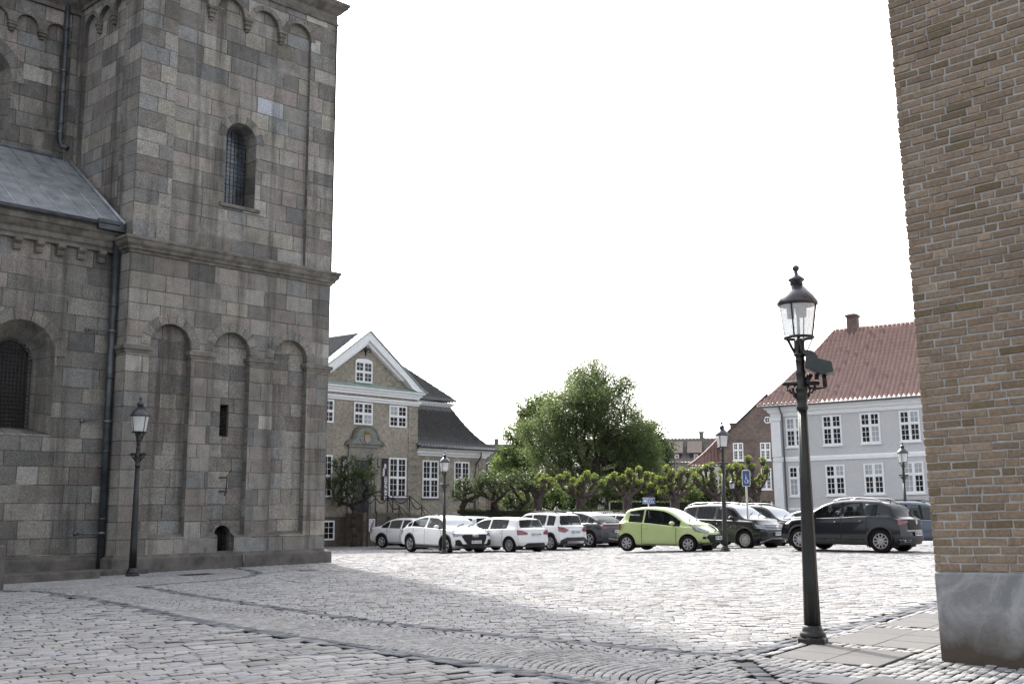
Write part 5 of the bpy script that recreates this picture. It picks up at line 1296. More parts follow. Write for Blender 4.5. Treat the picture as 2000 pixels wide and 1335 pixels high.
        if mirror:
            mx = glass[-1][1]-.22; z = beltf(mx)+.10; y = side_y(mx, beltf(mx)); s = MB()
            s.lathe([(.0, -.11), (.06, -.10), (.085, -.04), (.088, .04), (.06, .10), (0, .11)], 10, M=Matrix.Translation((mx, sg*(y+.11), z)) @ Matrix.Rotation(math.pi/2, 4, 'X') @ Matrix.Diagonal((1.0, .8, 1, 1)))
            mo = s.build('mirror', pm, T); s = MB(); s.tube([(mx, sg*(y-.03), z-.07), (mx, sg*(y+.09), z-.05)], .03, 6); s.build('mirror_foot', MT['black'], mo)
        # arch lining and trim
        for a_ in ax:
            m = MB(); y1 = side_y(min(max(a_, xr+.1), xf-.1), wr+ra)-.015; A = [math.pi*(-.16+1.32*i/20) for i in range(21)]
            m.grid([[(a_+(ra+.004)*math.cos(t), sg*y, wr+(ra+.004)*math.sin(t)) for y in (y1, .45*hw0)] for t in A], 0, True)
            m.add([(a_+(ra+.003)*math.cos(t), sg*.46*hw0, wr+(ra+.003)*math.sin(t)) for t in A], [tuple(range(21))]); m.build('wheel_arch', MT['dark'], T)
            if clad:
                m = MB(); A = [math.pi*(-.13+1.26*i/22) for i in range(23)]; rows = []
                for t in A:
                    r_ = []
                    for rad, off in ((ra-.004, .0), (ra-.002, .016), (ra+.055, .014), (ra+.06, .0)):
                        x, z = a_+rad*math.cos(t), wr+rad*math.sin(t); yv = side_y(x, max(z, zb+.03)); r_.append((shape_x(x, yv, z), sg*(yv+off), z))
                    rows.append(r_)
                m.grid(rows, 0, True); m.build('arch_trim', MT['clad'], T)
        for a_ in ax: wheel(T, a_, sg*(hw0-.125), wr, sg, spokes, .215, style)
        if rails:
            m = MB(); x0, x1 = (rw[1]+.12, ws[0]-.1); pts = []
            for i in range(13):
                x = x0+(x1-x0)*i/12; P = ring(x); e = min(1, min(i, 12-i)/2.); pts.append((x, sg*(P[iG+5][0]-.02), P[iG+5][1]+.025+.05*e))
            m.tube(pts, .018, 6); m.build('roof_rail', MT['chrome'] if rails == 2 else MT['black'], T)
    def patch(nm, end, y0, y1, zlo, zhi, mat, off=.012, parent=None, nn=8, nz=4):
        """panel lying on the nose or tail between two outlines"""
        xe = xf if end == 'f' else xr; sg = 1 if end == 'f' else -1; m = MB(); rows = []
        for i in range(nn+1):
            y = y0+(y1-y0)*i/nn; a, b = zlo(y), zhi(y); rows.append([(shape_x(xe, y, a+(b-a)*k/nz)+sg*off, y, a+(b-a)*k/nz) for k in range(nz+1)])
        m.grid(rows, 0, False)
        edge = [r[0] for r in rows]+rows[-1][1:]+[r[-1] for r in rows[::-1]][1:]+rows[0][::-1][1:-1]
        m.grid([edge+[edge[0]], [(p[0]-sg*.03, p[1], p[2]) for p in edge+[edge[0]]]], 0, False)
        return m.build(nm, mat, parent or T)
    def plate_on(end, z, txt, y=0.):
        xe = xf if end == 'f' else xr; sg = 1 if end == 'f' else -1; x = shape_x(xe, 0, z)+sg*.035
        m = MB(); m.b2(-.26, .26, -.006, .006, -.057, .057); o = m.build('number_plate', MT['plate'], T)
        o.matrix_parent_inverse = Matrix(); o.location = (x, y, z); o.rotation_euler = (0, 0, math.pi/2*sg)
        b = MB(); b.b2(-.26, -.215, -.009, -.005, -.055, .055); b.build('country_band', MT['plateblue'], o)
        text_obj(txt, .098, MT['black'], 'plate_text', o, Matrix.Translation((.02, -.008, 0)) @ Matrix.Rotation(math.pi/2, 4, 'X'), True)
    T['_dummy'] = 0; del T['_dummy']
    c = lambda v: (lambda y: v)
    if front: front['fn'](patch, c, T, dict(shape_x=shape_x, xf=xf, hw=hw0, plate=plate_on, side_y=side_y))
    if rear: rear['fn'](patch, c, T, dict(shape_x=shape_x, xr=xr, hw=hw0, plate=plate_on, topf=topf, side_y=side_y))
    if rw != (0, 0):
        m = MB(); x = (ws[0]+rw[1])/2-.45*abs(ws[0]-rw[1]); m.tube([(x, 0, topf(x)), (x-.08, 0, topf(x)+.09)], [.016, .006], 5); m.build('aerial', MT['black'], T)
    for s in (-.33, .22):
        m = MB(); xw = ws[1]-.04; m.tube([(xw, s, topf(xw)+.02), (xw-.12, s+.22, topf(xw-.12)+.025), (xw-.2, s+.5, topf(xw-.2)+.025)], .011, 5); m.build('wiper', MT['black'], T)
    return T
def line(*p): return lambda y: lerpc(sorted(p), y)
def sym(f): return lambda y: f(abs(y))

# --- fronts and rears
def fr_coupe(patch, c, T, k):
    g1 = sym(line((0, .42), (.42, .42), (.56, .6), (.62, .72))); g2 = sym(line((0, .80), (.55, .80), (.62, .76)))
    g = patch('grille', 'f', -.60, .60, g1, g2, MT['black'], .02, nn=14)
    m = MB(); x = k['shape_x'](k['xf'], 0, .76)+.045
    for i in range(4):
        y = -.105+.07*i; m.tube([(x, y+.045*math.cos(t), .745+.045*math.sin(t)) for t in [2*math.pi*q/14 for q in range(14)]], .008, 5, closed=True)
    m.build('emblem', MT['chrome'], g)
    for s in (-1, 1):
        patch('headlight', 'f', s*.60, s*.93, sym(line((.60, .76), (.93, .70))), sym(line((.60, .80), (.93, .86))), MT['headlamp'], .014)
        patch('side_intake', 'f', s*.62, s*.88, sym(line((.62, .36), (.88, .36))), sym(line((.62, .44), (.72, .60), (.88, .58))), MT['black'], .012)
    patch('lower_grille', 'f', -.6, .6, c(.24), sym(line((0, .35), (.5, .35), (.6, .27))), MT['clad'], .012)
    k['plate']('f', .50, 'BE 62 394')
def fr_lime(patch, c, T, k):
    g1 = sym(line((0, .33), (.42, .34), (.58, .50))); g2 = sym(line((0, .60), (.5, .60), (.58, .53)))
    g = patch('grille', 'f', -.58, .58, g1, g2, MT['black'], .016, nn=12)
    for s in (-1, 1):
        patch('headlight', 'f', s*.40, s*.80, sym(line((.40, .68), (.6, .66), (.80, .74))), sym(line((.40, .72), (.6, .80), (.80, .94))), MT['headlamp'], .014)
        patch('fog_lamp', 'f', s*.62, s*.72, c(.46), c(.54), MT['black'], .014, nn=3)
    m = MB(); x = k['shape_x'](k['xf'], 0, .72)+.02; m.tube([(x, .07*math.cos(t), .72+.032*math.sin(t)) for t in [2*math.pi*q/16 for q in range(16)]], .01, 5, closed=True); m.prism([(.06*math.cos(t), .72+.028*math.sin(t)) for t in [2*math.pi*q/16 for q in range(16)]], 0, .008, M=Matrix(((0, 1, 0, x), (1, 0, 0, 0), (0, 0, 1, 0), (0, 0, 0, 1)))); m.build('emblem', MT['steel'], T)
    k['plate']('f', .49, 'DT 38 866')
def vw(T, k, end, z, r=.058):
    xe = k['xf'] if end == 'f' else k['xr']; sg = 1 if end == 'f' else -1; x = k['shape_x'](xe, 0, z)+sg*.03; m = MB()
    m.tube([(x, r*math.cos(t), z+r*math.sin(t)) for t in [2*math.pi*q/18 for q in range(18)]], .008, 5, closed=True)
    m.tube([(x, -r*.45, z+r*.85), (x, 0, z+r*.1), (x, r*.45, z+r*.85)], .007, 5); m.tube([(x, -r*.8, z+r*.4), (x, -r*.3, z-r*.8), (x, 0, z-.05*r), (x, r*.3, z-r*.8), (x, r*.8, z+r*.4)], .007, 5); m.build('emblem', MT['chrome'], T)
def fr_grey(patch, c, T, k):
    g = patch('grille', 'f', -.62, .62, c(.68), c(.84), MT['black'], .014, nn=12)
    for z in (.70, .76, .82): patch('grille_bar', 'f', -.62, .62, c(z-.008), c(z+.008), MT['chrome'], .03, parent=g, nn=12, nz=1)
    vw(T, k, 'f', .765, .065)
    for s in (-1, 1):
        patch('headlight', 'f', s*.60, s*.88, sym(line((.60, .70), (.88, .74))), sym(line((.60, .84), (.88, .88))), MT['headlamp'], .016)
        patch('fog_lamp_bay', 'f', s*.58, s*.82, sym(line((.58, .46), (.82, .44))), c(.62), MT['black'], .012)
        patch('skid_bar', 'f', s*.42, s*.76, sym(line((.42, .36), (.76, .24))), sym(line((.42, .41), (.76, .29))), MT['steel'], .02)
    patch('skid_bar', 'f', -.42, .42, c(.365), c(.41), MT['steel'], .02); patch('lower_grille', 'f', -.55, .55, c(.24), c(.355), MT['black'], .014)
    k['plate']('f', .55, 'DP 42 019')
def fr_plain(patch, c, T, k):
    patch('grille', 'f', -.5, .5, c(.60), c(.76), MT['black'], .014); patch('lower_grille', 'f', -.6, .6, c(.30), c(.44), MT['black'], .014)
    for s in (-1, 1): patch('headlight', 'f', s*.50, s*.84, sym(line((.5, .66), (.84, .74))), sym(line((.5, .78), (.84, .88))), MT['headlamp'], .014)
    k['plate']('f', .50, 'CX 70 512')
def rr_plain(patch, c, T, k):
    for s in (-1, 1): patch('tail_light', 'r', s*.62, s*.86, sym(line((.62, .76), (.86, .72))), sym(line((.62, .90), (.86, .94))), MT['tail'], .014)
    k['plate']('r', .80, 'CK 51 220')
def rr_hatch(patch, c, T, k):
    for s in (-1, 1): patch('tail_light', 'r', s*.46, s*.88, sym(line((.46, .76), (.88, .74))), sym(line((.46, .84), (.7, .93), (.88, .96))), MT['tail'], .016)
    patch('diffuser', 'r', -.62, .62, c(.26), sym(line((0, .42), (.48, .42), (.62, .30))), MT['clad'], .014)
    k['plate']('r', .76, 'CH 20 789')
def rr_suv(patch, c, T, k):
    for s in (-1, 1): patch('tail_light', 'r', s*.42, s*.86, sym(line((.42, .88), (.6, .78), (.86, .84))), sym(line((.42, .90), (.6, 1.0), (.86, 1.04))), MT['tail'], .02)
    patch('rear_bumper', 'r', -.8, .8, c(.28), sym(line((0, .58), (.55, .58), (.8, .46))), MT['clad'], .02, nn=12); patch('skid_plate', 'r', -.5, .5, c(.32), c(.42), MT['steel'], .032)
    patch('chrome_strip', 'r', -.42, .42, c(.89), c(.92), MT['chrome'], .02); k['plate']('r', .80, 'DL 92 463')
def rr_sport(patch, c, T, k):
    patch('tail_light', 'r', -.84, .84, sym(line((0, .90), (.45, .90), (.84, .86))), sym(line((0, .925), (.45, .93), (.84, .99))), MT['tail'], .016, nn=14)
    patch('rear_bumper', 'r', -.84, .84, c(.26), c(.50), MT['clad'], .016, nn=12); patch('skid_plate', 'r', -.6, .6, sym(line((0, .32), (.6, .40))), sym(line((0, .40), (.6, .45))), MT['steel'], .03, nn=10)
    patch('spoiler', 'r', -.62, .62, c(1.10), c(1.15), MT['black'], .06, nn=10)
    k['plate']('r', .74, 'EA 82 061')
def rr_dark(patch, c, T, k):
    for s in (-1, 1): patch('tail_light', 'r', s*.50, s*.88, sym(line((.50, .90), (.88, .82))), sym(line((.5, .96), (.88, .98))), MT['tail'], .018)
    patch('tailgate_panel', 'r', -.5, .5, c(.68), c(.97), MT['black'], .012); vw(T, k, 'r', .90, .06)
    patch('chrome_strip', 'r', -.6, .6, c(.655), c(.67), MT['chrome'], .02); patch('rear_bumper', 'r', -.82, .82, c(.25), c(.50), MT['clad'], .014, nn=12)
    for s in (-1, 1):
        patch('exhaust_trim', 'r', s*.45, s*.70, c(.33), c(.40), MT['chrome'], .03); patch('exhaust_mouth', 'r', s*.48, s*.67, c(.345), c(.385), MT['black'], .036); patch('chrome_strip', 'r', s*.70, s*.86, c(.385), c(.405), MT['chrome'], .022)
    k['plate']('r', .57, 'DD 45 312')
FS = dict(rake=[(.2, .12), (.42, 0), (.62, .01), (.8, .08), (.95, .22)])
RSQ = dict(rake=[(.2, .10), (.45, 0), (.7, .03), (.95, .07), (1.2, .16)])
def P_(u, Y, dz=0): return atx(u, Y)+Vector((0, 0, dz))
def hd(deg): return R(deg)
# white coupe-shaped car facing right towards the camera
car('parked_car', 'white coupe roofed car with large dark grille behind the lamp post', P_(869, 47.6), hd(-52), 4.50, 1.85, 1.57, 2.68, .89, .355,
    [(-2.25, 1.02), (-2.0, 1.10), (-1.75, 1.20), (-1.0, 1.46), (-.3, 1.555), (.35, 1.54), (.75, 1.44), (1.42, 1.06), (1.8, 1.0), (2.12, .93), (2.25, .86)],
    [(-2.25, .95), (-1.8, 1.05), (-1.2, 1.07), (0, 1.03), (1.1, .99), (1.45, .98), (1.9, .92), (2.25, .80)],
    [(-1.62, -1.30), (-1.25, -.22), (-.12, 1.05)], 'white', clad=.10, spokes=5, style=1, rails=1, front=dict(FS, fn=fr_coupe), rear=dict(RSQ, fn=rr_plain), door=(-1.05, 1.02, -.17), rw=(-2.0, -1.28), ws=(.5, 1.40))
# cream saloon
car('parked_car', 'silvery white saloon at the far left end of the row by the museum steps', P_(808, 53.8), hd(-36), 4.52, 1.70, 1.43, 2.63, .92, .31,
    [(-2.26, .96), (-1.9, 1.0), (-1.55, 1.04), (-.95, 1.33), (-.4, 1.42), (.2, 1.42), (.55, 1.36), (1.2, 1.02), (1.6, .94), (2.1, .84), (2.26, .72)],
    [(-2.26, .90), (-1.5, .93), (0, .91), (1.2, .88), (1.7, .84), (2.26, .68)],
    [(-1.35, -.9), (-.85, -.15), (-.05, .95)], 'cream', clad=.02, spokes=5, front=dict(FS, fn=fr_plain), rear=dict(rake=[(.2, .1), (.45, 0), (.7, .02), (.95, .08)], fn=rr_plain), door=(-.95, .95, -.1), rw=(-1.5, -.9), ws=(.42, 1.18))
# white hatchback seen from behind
car('parked_car', 'white hatchback showing its rear right of the coupe shaped car', P_(981, 48.0), hd(133), 4.25, 1.80, 1.46, 2.62, .86, .325,
    [(-2.12, .98), (-2.0, 1.06), (-1.68, 1.36), (-1.2, 1.43), (-.4, 1.46), (.3, 1.42), (.6, 1.35), (1.35, 1.0), (1.7, .94), (2.0, .84), (2.12, .72)],
    [(-2.12, .92), (-1.6, .98), (0, .93), (1.2, .90), (1.6, .87), (2.12, .70)],
    [(-1.16, -.12), (-.02, 1.08)], 'white', spokes=10, front=dict(FS, fn=fr_plain), rear=dict(RSQ, fn=rr_hatch), door=(-.95, 1.0, -.07), rw=(-2.03, -1.66), ws=(.48, 1.32))
car('parked_car', 'white off-road styled car with dark rear bumper, third car showing its rear', P_(1060, 50.2), hd(133), 4.18, 1.78, 1.63, 2.50, .90, .345,
    [(-2.09, 1.04), (-1.98, 1.12), (-1.72, 1.50), (-1.3, 1.59), (-.4, 1.63), (.25, 1.60), (.5, 1.55), (1.05, 1.12), (1.6, 1.07), (1.95, .98), (2.09, .85)],
    [(-2.09, 1.0), (-1.5, 1.06), (0, 1.02), (1.05, 1.0), (1.6, .97), (2.09, .80)],
    [(-1.5, -1.05), (-.95, -.12), (-.02, .92)], 'white', clad=.13, spokes=6, style=1, rails=1, front=dict(FS, fn=fr_plain), rear=dict(RSQ, fn=rr_suv), door=(-.85, .9, -.07), rw=(-2.0, -1.7), ws=(.4, 1.03), tumble=.3)
car('parked_car', 'grey sloping-backed car with white roof between white rears', P_(1134, 52.6), hd(134), 4.58, 1.86, 1.61, 2.76, .86, .375,
    [(-2.29, 1.06), (-2.1, 1.14), (-1.9, 1.2), (-1.1, 1.48), (-.4, 1.60), (.3, 1.59), (.7, 1.48), (1.5, 1.08), (1.9, 1.02), (2.2, .90), (2.29, .8)],
    [(-2.29, 1.0), (-1.6, 1.08), (0, 1.04), (1.3, 1.0), (1.8, .95), (2.29, .78)],
    [(-1.55, -1.2), (-1.12, -.15), (-.05, 1.1)], 'mid', clad=.10, spokes=5, front=dict(FS, fn=fr_plain), rear=dict(RSQ, fn=rr_sport), door=(-1.1, 1.05, -.1), rw=(-2.12, -1.2), ws=(.55, 1.46), bodyroof='white')
car('parked_car', 'white estate car half hidden behind the lime green car', P_(1190, 53.8), hd(133), 4.26, 1.73, 1.47, 2.46, .86, .32,
    [(-2.13, .98), (-2.02, 1.05), (-1.72, 1.38), (-1.3, 1.45), (-.4, 1.47), (.3, 1.43), (.55, 1.37), (1.3, 1.0), (1.7, .93), (2.13, .72)],
    [(-2.13, .93), (-1.5, .98), (0, .93), (1.2, .90), (2.13, .70)],
    [(-1.6, -1.0), (-.92, -.12), (-.02, 1.0)], 'white', spokes=6, style=1, rails=1, front=dict(FS, fn=fr_plain), rear=dict(RSQ, fn=rr_hatch), door=(-.85, .95, -.07), rw=(-2.04, -1.7), ws=(.45, 1.26))
car('parked_car', 'white car mostly hidden behind the coupe shaped car, its pale roof just showing', P_(905, 56.5), hd(133), 4.2, 1.75, 1.46, 2.55, .86, .32,
    [(-2.1, .98), (-1.98, 1.06), (-1.66, 1.36), (-1.2, 1.43), (-.4, 1.46), (.3, 1.42), (.6, 1.35), (1.33, 1.0), (1.7, .93), (2.1, .72)],
    [(-2.1, .92), (-1.5, .97), (0, .93), (1.2, .90), (2.1, .70)], [(-1.4, -.12), (-.02, 1.05)], 'white', front=dict(FS, fn=fr_plain), rear=dict(RSQ, fn=rr_hatch), door=(-.9, 1.0, -.07), rw=(-2.0, -1.64), ws=(.48, 1.3))
# lime three-door
car('parked_car', 'small lime green three door car in front of the row', P_(1305, 38.6), hd(-34), 3.62, 1.66, 1.50, 2.30, .72, .285,
    [(-1.81, .97), (-1.73, 1.06), (-1.42, 1.35), (-1.1, 1.45), (-.55, 1.51), (0, 1.47), (.3, 1.385), (1.02, 1.0), (1.35, .93), (1.66, .80), (1.81, .66)],
    [(-1.81, .96), (-1.2, .985), (-.5, .95), (.3, .88), (.9, .84), (1.3, .82), (1.6, .74), (1.81, .62)],
    [(-1.16, -.62), (-.56, .78)], 'lime', spokes=7, front=dict(rake=[(.2, .14), (.38, .02), (.5, 0), (.66, .05), (.8, .2), (.95, .4)], fn=fr_lime), rear=dict(RSQ, fn=rr_plain), door=(-.62, .66), rw=(-1.73, -1.4), ws=(.18, 1.0), bow=.30)
car('parked_car', 'dark grey car with horizontal chrome grille bars right of the lime green car', P_(1425, 40.8), hd(-47), 4.11, 1.76, 1.58, 2.55, .83, .335,
    [(-2.05, 1.05), (-1.95, 1.14), (-1.65, 1.46), (-1.2, 1.54), (-.4, 1.57), (.25, 1.54), (.5, 1.49), (1.15, 1.10), (1.6, 1.04), (1.92, .96), (2.05, .86)],
    [(-2.05, 1.0), (-1.4, 1.03), (0, 1.0), (1.1, .98), (1.6, .94), (2.05, .80)],
    [(-1.45, -1.0), (-.92, -.14), (-.04, .95)], 'grey', clad=.12, spokes=14, rails=2, front=dict(FS, fn=fr_grey), rear=dict(RSQ, fn=rr_suv), door=(-.85, .92, -.09), rw=(-1.96, -1.63), ws=(.4, 1.12))
car('parked_car', 'black car with roof rails behind the disabled parking sign', P_(1487, 46.2), hd(-47), 4.35, 1.80, 1.66, 2.6, .86, .34,
    [(-2.17, 1.06), (-2.05, 1.15), (-1.75, 1.54), (-1.3, 1.62), (-.4, 1.66), (.3, 1.63), (.6, 1.55), (1.35, 1.10), (1.75, 1.03), (2.05, .93), (2.17, .82)],
    [(-2.17, 1.02), (-1.4, 1.06), (0, 1.03), (1.2, 1.0), (1.7, .95), (2.17, .78)],
    [(-1.55, -1.0), (-.92, -.14), (-.04, 1.05)], 'black', clad=.1, spokes=5, rails=2, front=dict(FS, fn=fr_plain), rear=dict(RSQ, fn=rr_suv), door=(-.85, 1.0, -.09), rw=(-2.07, -1.73), ws=(.45, 1.32))
car('parked_car', 'white car in the back, its roof showing behind the near lamp post', P_(1577, 52), hd(160), 4.1, 1.72, 1.47, 2.5, .86, .32,
    [(-2.05, 1.0), (-1.95, 1.08), (-1.66, 1.38), (-1.2, 1.45), (-.4, 1.47), (.3, 1.43), (.6, 1.35), (1.3, 1.0), (1.7, .93), (2.05, .74)],
    [(-2.05, .95), (-1.5, .98), (0, .94), (1.2, .9), (2.05, .72)], [(-1.4, -.12), (-.02, 1.05)], 'white', front=dict(FS, fn=fr_plain), rear=dict(RSQ, fn=rr_hatch), door=(-.9, 1.0, -.07), rw=(-1.97, -1.64), ws=(.48, 1.27))
car('parked_car', 'dark grey car with black tailgate facing away, just behind the near lamp', P_(1659, 34.9), hd(139), 4.23, 1.82, 1.58, 2.59, .84, .35,
    [(-2.11, 1.0), (-1.98, 1.07), (-1.42, 1.46), (-1.1, 1.54), (-.4, 1.57), (.2, 1.53), (.5, 1.45), (1.2, 1.08), (1.65, 1.02), (1.98, .93), (2.11, .83)],
    [(-2.11, .98), (-1.5, 1.06), (-.8, 1.06), (0, 1.02), (1.1, .98), (1.65, .93), (2.11, .79)],
    [(-1.2, -.98), (-.96, -.14), (-.04, 1.0)], 'slate', clad=.13, spokes=10, rails=2, front=dict(FS, fn=fr_plain), rear=dict(RSQ, fn=rr_dark), door=(-.9, .95, -.09), rw=(-2.0, -1.4), ws=(.38, 1.16))
car('parked_car', 'tall grey blue people carrier partly hidden by the brick wall', P_(1790, 42.5), hd(-38), 4.4, 1.83, 1.66, 2.68, .9, .335,
    [(-2.2, 1.06), (-2.1, 1.15), (-1.85, 1.55), (-1.4, 1.63), (-.4, 1.66), (.4, 1.62), (.75, 1.52), (1.5, 1.08), (1.85, 1.0), (2.1, .88), (2.2, .76)],
    [(-2.2, 1.0), (-1.4, 1.02), (0, .98), (1.3, .95), (1.8, .9), (2.2, .74)],
    [(-1.6, -1.0), (-.92, -.14), (-.04, 1.15)], 'blue', spokes=5, rails=1, front=dict(FS, fn=fr_plain), rear=dict(RSQ, fn=rr_suv), door=(-.85, 1.05, -.09), rw=(-2.12, -1.83), ws=(.6, 1.47))

# ------------------------------------------------------------ signs and bench
def signs():
    blue = plain('sign_blue', (.035, .075, .22), .45, 0, .08, 5)
    p = atx(1460, 39.6); s = thing('disabled_parking_sign', 'blue disabled parking sign on a tall thin pale pole', 'road sign', p, R(-14)); zt = at(1460, 918, 39.6).z-p.z
    m = MB(); m.tube([(0, 0, -.3), (-.02, 0, zt-.02)], .035, 10); m.build('pole', MT['zincpale'], s)
    m = MB(); h, w = .56, .27; z0 = zt-h
    pts = []
    for cx, cz, a in ((w/2-.05, z0+h-.05, 0), (-w/2+.05, z0+h-.05, 1), (-w/2+.05, z0+.05, 2), (w/2-.05, z0+.05, 3)): pts += [(cx+.05*math.cos((a+t/4)*math.pi/2), cz+.05*math.sin((a+t/4)*math.pi/2)) for t in range(5)]
    pts = [(x-.02, z) for x, z in pts]
    m.prism(pts, -.055, -.04); pl = m.build('sign_plate', blue, s)
    b = MB(); zc = .36; y = -.062; M = Matrix.Translation((-.02, 0, 0))
    b.tube([(.02+.125*math.cos(t), y, zc+.125*math.sin(t)) for t in [math.pi*(-1.12+1.45*i/16) for i in range(17)]], .017, 6)
    b.tube([(-.02, y, zc+.36), (-.02, y, zc+.10), (.09, y, zc+.09), (.13, y, zc-.10), (.17, y, zc-.10)], .024, 6); b.tube([(-.02, y, zc+.24), (.08, y, zc+.22)], .017, 6); b.lathe([(.0, -.035), (.035, 0), (0, .035)], 10, M=Matrix.Translation((-.02, y, zc+.44)))
    b.v = [(-.02+(q[0])*.5, -.062+(q[1]+.062)*.6, z0+q[2]*.5) for q in b.v]
    b.build('wheelchair_symbol', MT['frame'], pl)
    b = MB(); b.tube([(p_[0], -.058, p_[1]) for p_ in pts], .009, 5, closed=True); b.build('sign_border', MT['frame'], pl)
    p = atx(1267, 47); s = thing('parking_sign', 'small wide blue parking sign above the roof of the lime green car', 'road sign', p, R(-6)); zt = at(1267, 971, 47).z-p.z
    m = MB(); m.tube([(0, 0, -.3), (0, 0, zt-.1)], .03, 8); m.build('pole', MT['zincpale'], s)
    m = MB(); m.b2(-.27, .27, -.05, -.035, zt-.26, zt); pl = m.build('sign_plate', blue, s)
    m = MB(); m.tube([(-.255, -.052, zt-.245), (.255, -.052, zt-.245), (.255, -.052, zt-.015), (-.255, -.052, zt-.015)], .01, 5, closed=True); m.b2(-.21, -.09, -.054, -.05, zt-.19, zt-.07)
    m.build('sign_border', MT['frame'], pl)
    text_obj('P', .12, blue, 'lettering', pl, Matrix.Translation((-.15, -.057, zt-.13)) @ Matrix.Rotation(math.pi/2, 4, 'X'), True)
    m = MB(); 
    for i, (a, z) in enumerate(((-.04, -.08), (.05, -.085), (.14, -.08), (-.04, -.17), (.04, -.165), (.12, -.17), (.19, -.165))): m.b2(a-.025, a+.03, -.0545, -.05, zt+z-.022, zt+z+.014)
    m.build('small_print', MT['frame'], pl)
    p = atx(1178, 57.5); b = thing('bench', 'white slatted garden bench in front of the dark hedge', 'bench', p, R(4))
    zt = at(1178, 998, 57.5).z-p.z
    m = MB(); m.b2(-.5, .5, -.22, .22, zt-.48, zt-.44); m.build('seat', MT['frame'], b)
    m = MB(); m.b2(-.52, .52, .2, .25, zt-.05, zt); m.b2(-.52, .52, .2, .25, zt-.42, zt-.38)
    for i in range(11): x = -.49+.098*i; m.b2(x-.018, x+.018, .21, .24, zt-.38, zt-.05)
    m.build('backrest', MT['frame'], b)
    for x in (-.48, .48):
        for y in (-.2, .22): m = MB(); m.b2(x-.03, x+.03, y-.03, y+.03, -.2, zt-.48); m.build('leg', MT['frame'], b)
        m = MB(); m.b2(x-.04, x+.04, -.24, .2, zt-.2, zt-.16); m.b2(x-.03, x+.03, -.22, -.18, zt-.44, zt-.2); m.build('armrest', MT['frame'], b)
MT['zincpale'] = plain('galvanised_pole', (.36, .36, .37), .45, .4, .12, 5)
signs()
# ------------------------------------------------------------ trees, hedges, shrubs
MT['bark'] = plain('bark', (.036, .027, .024), .9, 0, .4, 7, .6, bscale=18.)
MT['bark_lime'] = plain('lime_bark', (.05, .038, .034), .9, 0, .45, 6, .7, bscale=16.)
LF = {'mid': mat_leaf('leaf_mid', (.06, .085, .038), (.165, .21, .105), .45), 'bright': mat_leaf('leaf_bright', (.05, .075, .028), (.125, .165, .06), .5),
      'dark': mat_leaf('leaf_dark', (.03, .05, .02), (.075, .11, .04), .4), 'lime': mat_leaf('leaf_lime', (.08, .105, .028), (.205, .24, .082), .5),
      'apple': mat_leaf('leaf_apple', (.035, .055, .025), (.12, .16, .07), .4), 'hedge': mat_leaf('leaf_hedge', (.02, .032, .012), (.06, .085, .025), .25)}
def leaves_mesh(name, C, sz, val, mat, parent, up=.4, seed=1, asp=.55):
    """one small pointed leaf face per centre"""
    r = np.random.default_rng(seed); n = len(C); C = np.asarray(C)
    nr = r.normal(0, 1, (n, 3)); nr[:, 2] += up*1.5; nr /= np.linalg.norm(nr, axis=1)[:, None]
    t = r.normal(0, 1, (n, 3)); t -= nr*(t*nr).sum(1)[:, None]; t /= np.linalg.norm(t, axis=1)[:, None]; b = np.cross(nr, t)
    s = (np.asarray(sz)*r.uniform(.65, 1.3, n))[:, None]
    V = np.stack([C-t*s*.5, C+b*s*asp*.5-t*s*.05+nr*s*.08, C+t*s*.5, C-b*s*asp*.5-t*s*.05+nr*s*.08], 1).reshape(-1, 3)
    Q = np.arange(n*4).reshape(n, 4); v = np.clip(val, 0, 1); cols = np.repeat(v[:, None], 3, axis=1)
    o = mesh_np(name, V, Q, cols, [mat]); o.parent = parent; return o
def skeleton(trunk, tips, seed, tip_r=.012, jit=.12, expo=1.95, minr=.0, bend=.25):
    r = np.random.default_rng(seed); P = [np.array(p, float) for p in trunk]; par = [-1]+list(range(len(trunk)-1)); isT = []
    base = np.array(trunk[0]); axis = np.array(trunk[-1])
    ax2 = P[len(P)//2]
    order = sorted(range(len(tips)), key=lambda i: np.linalg.norm((np.array(tips[i])-ax2)))
    for i in order:
        t = np.array(tips[i]); A = np.array(P); d = np.linalg.norm(A-t, axis=1)
        low = (A[:, 2] > t[2]-.1)*.6                            # prefer to grow upwards and outwards
        k = int(np.argmin(d+low)); p = A[k]; L = np.linalg.norm(t-p); m = max(1, int(L/.55))
        for q in range(1, m+1):
            f = q/m; c = p+(t-p)*f+(r.normal(0, jit*L/m, 3) if q < m else 0); c[2] += bend*L*f*(1-f)
            P.append(c); par.append(k); k = len(P)-1
    n = len(P); ch = [[] for _ in range(n)]
    for i in range(1, n): ch[par[i]].append(i)
    R_ = np.zeros(n)
    for i in range(n-1, -1, -1): R_[i] = tip_r if not ch[i] else sum(R_[c]**expo for c in ch[i])**(1/expo)
    for i in range(1, len(trunk)): pass
    return P, par, R_
def wood(name, P, par, R_, mat, parent, rmax=9, n=6, base_r=None, cut=0.):
    m = MB()
    if base_r: R_ = R_*(base_r/R_[0])
    for i in range(1, len(P)):
        r1, r0 = R_[i], min(R_[par[i]], R_[i]*1.35+.01)
        if r1 < cut: continue
        m.tube([P[par[i]], P[i]], [r0, r1], n if r1 > .04 else 4)
    return m.build(name, mat, parent)
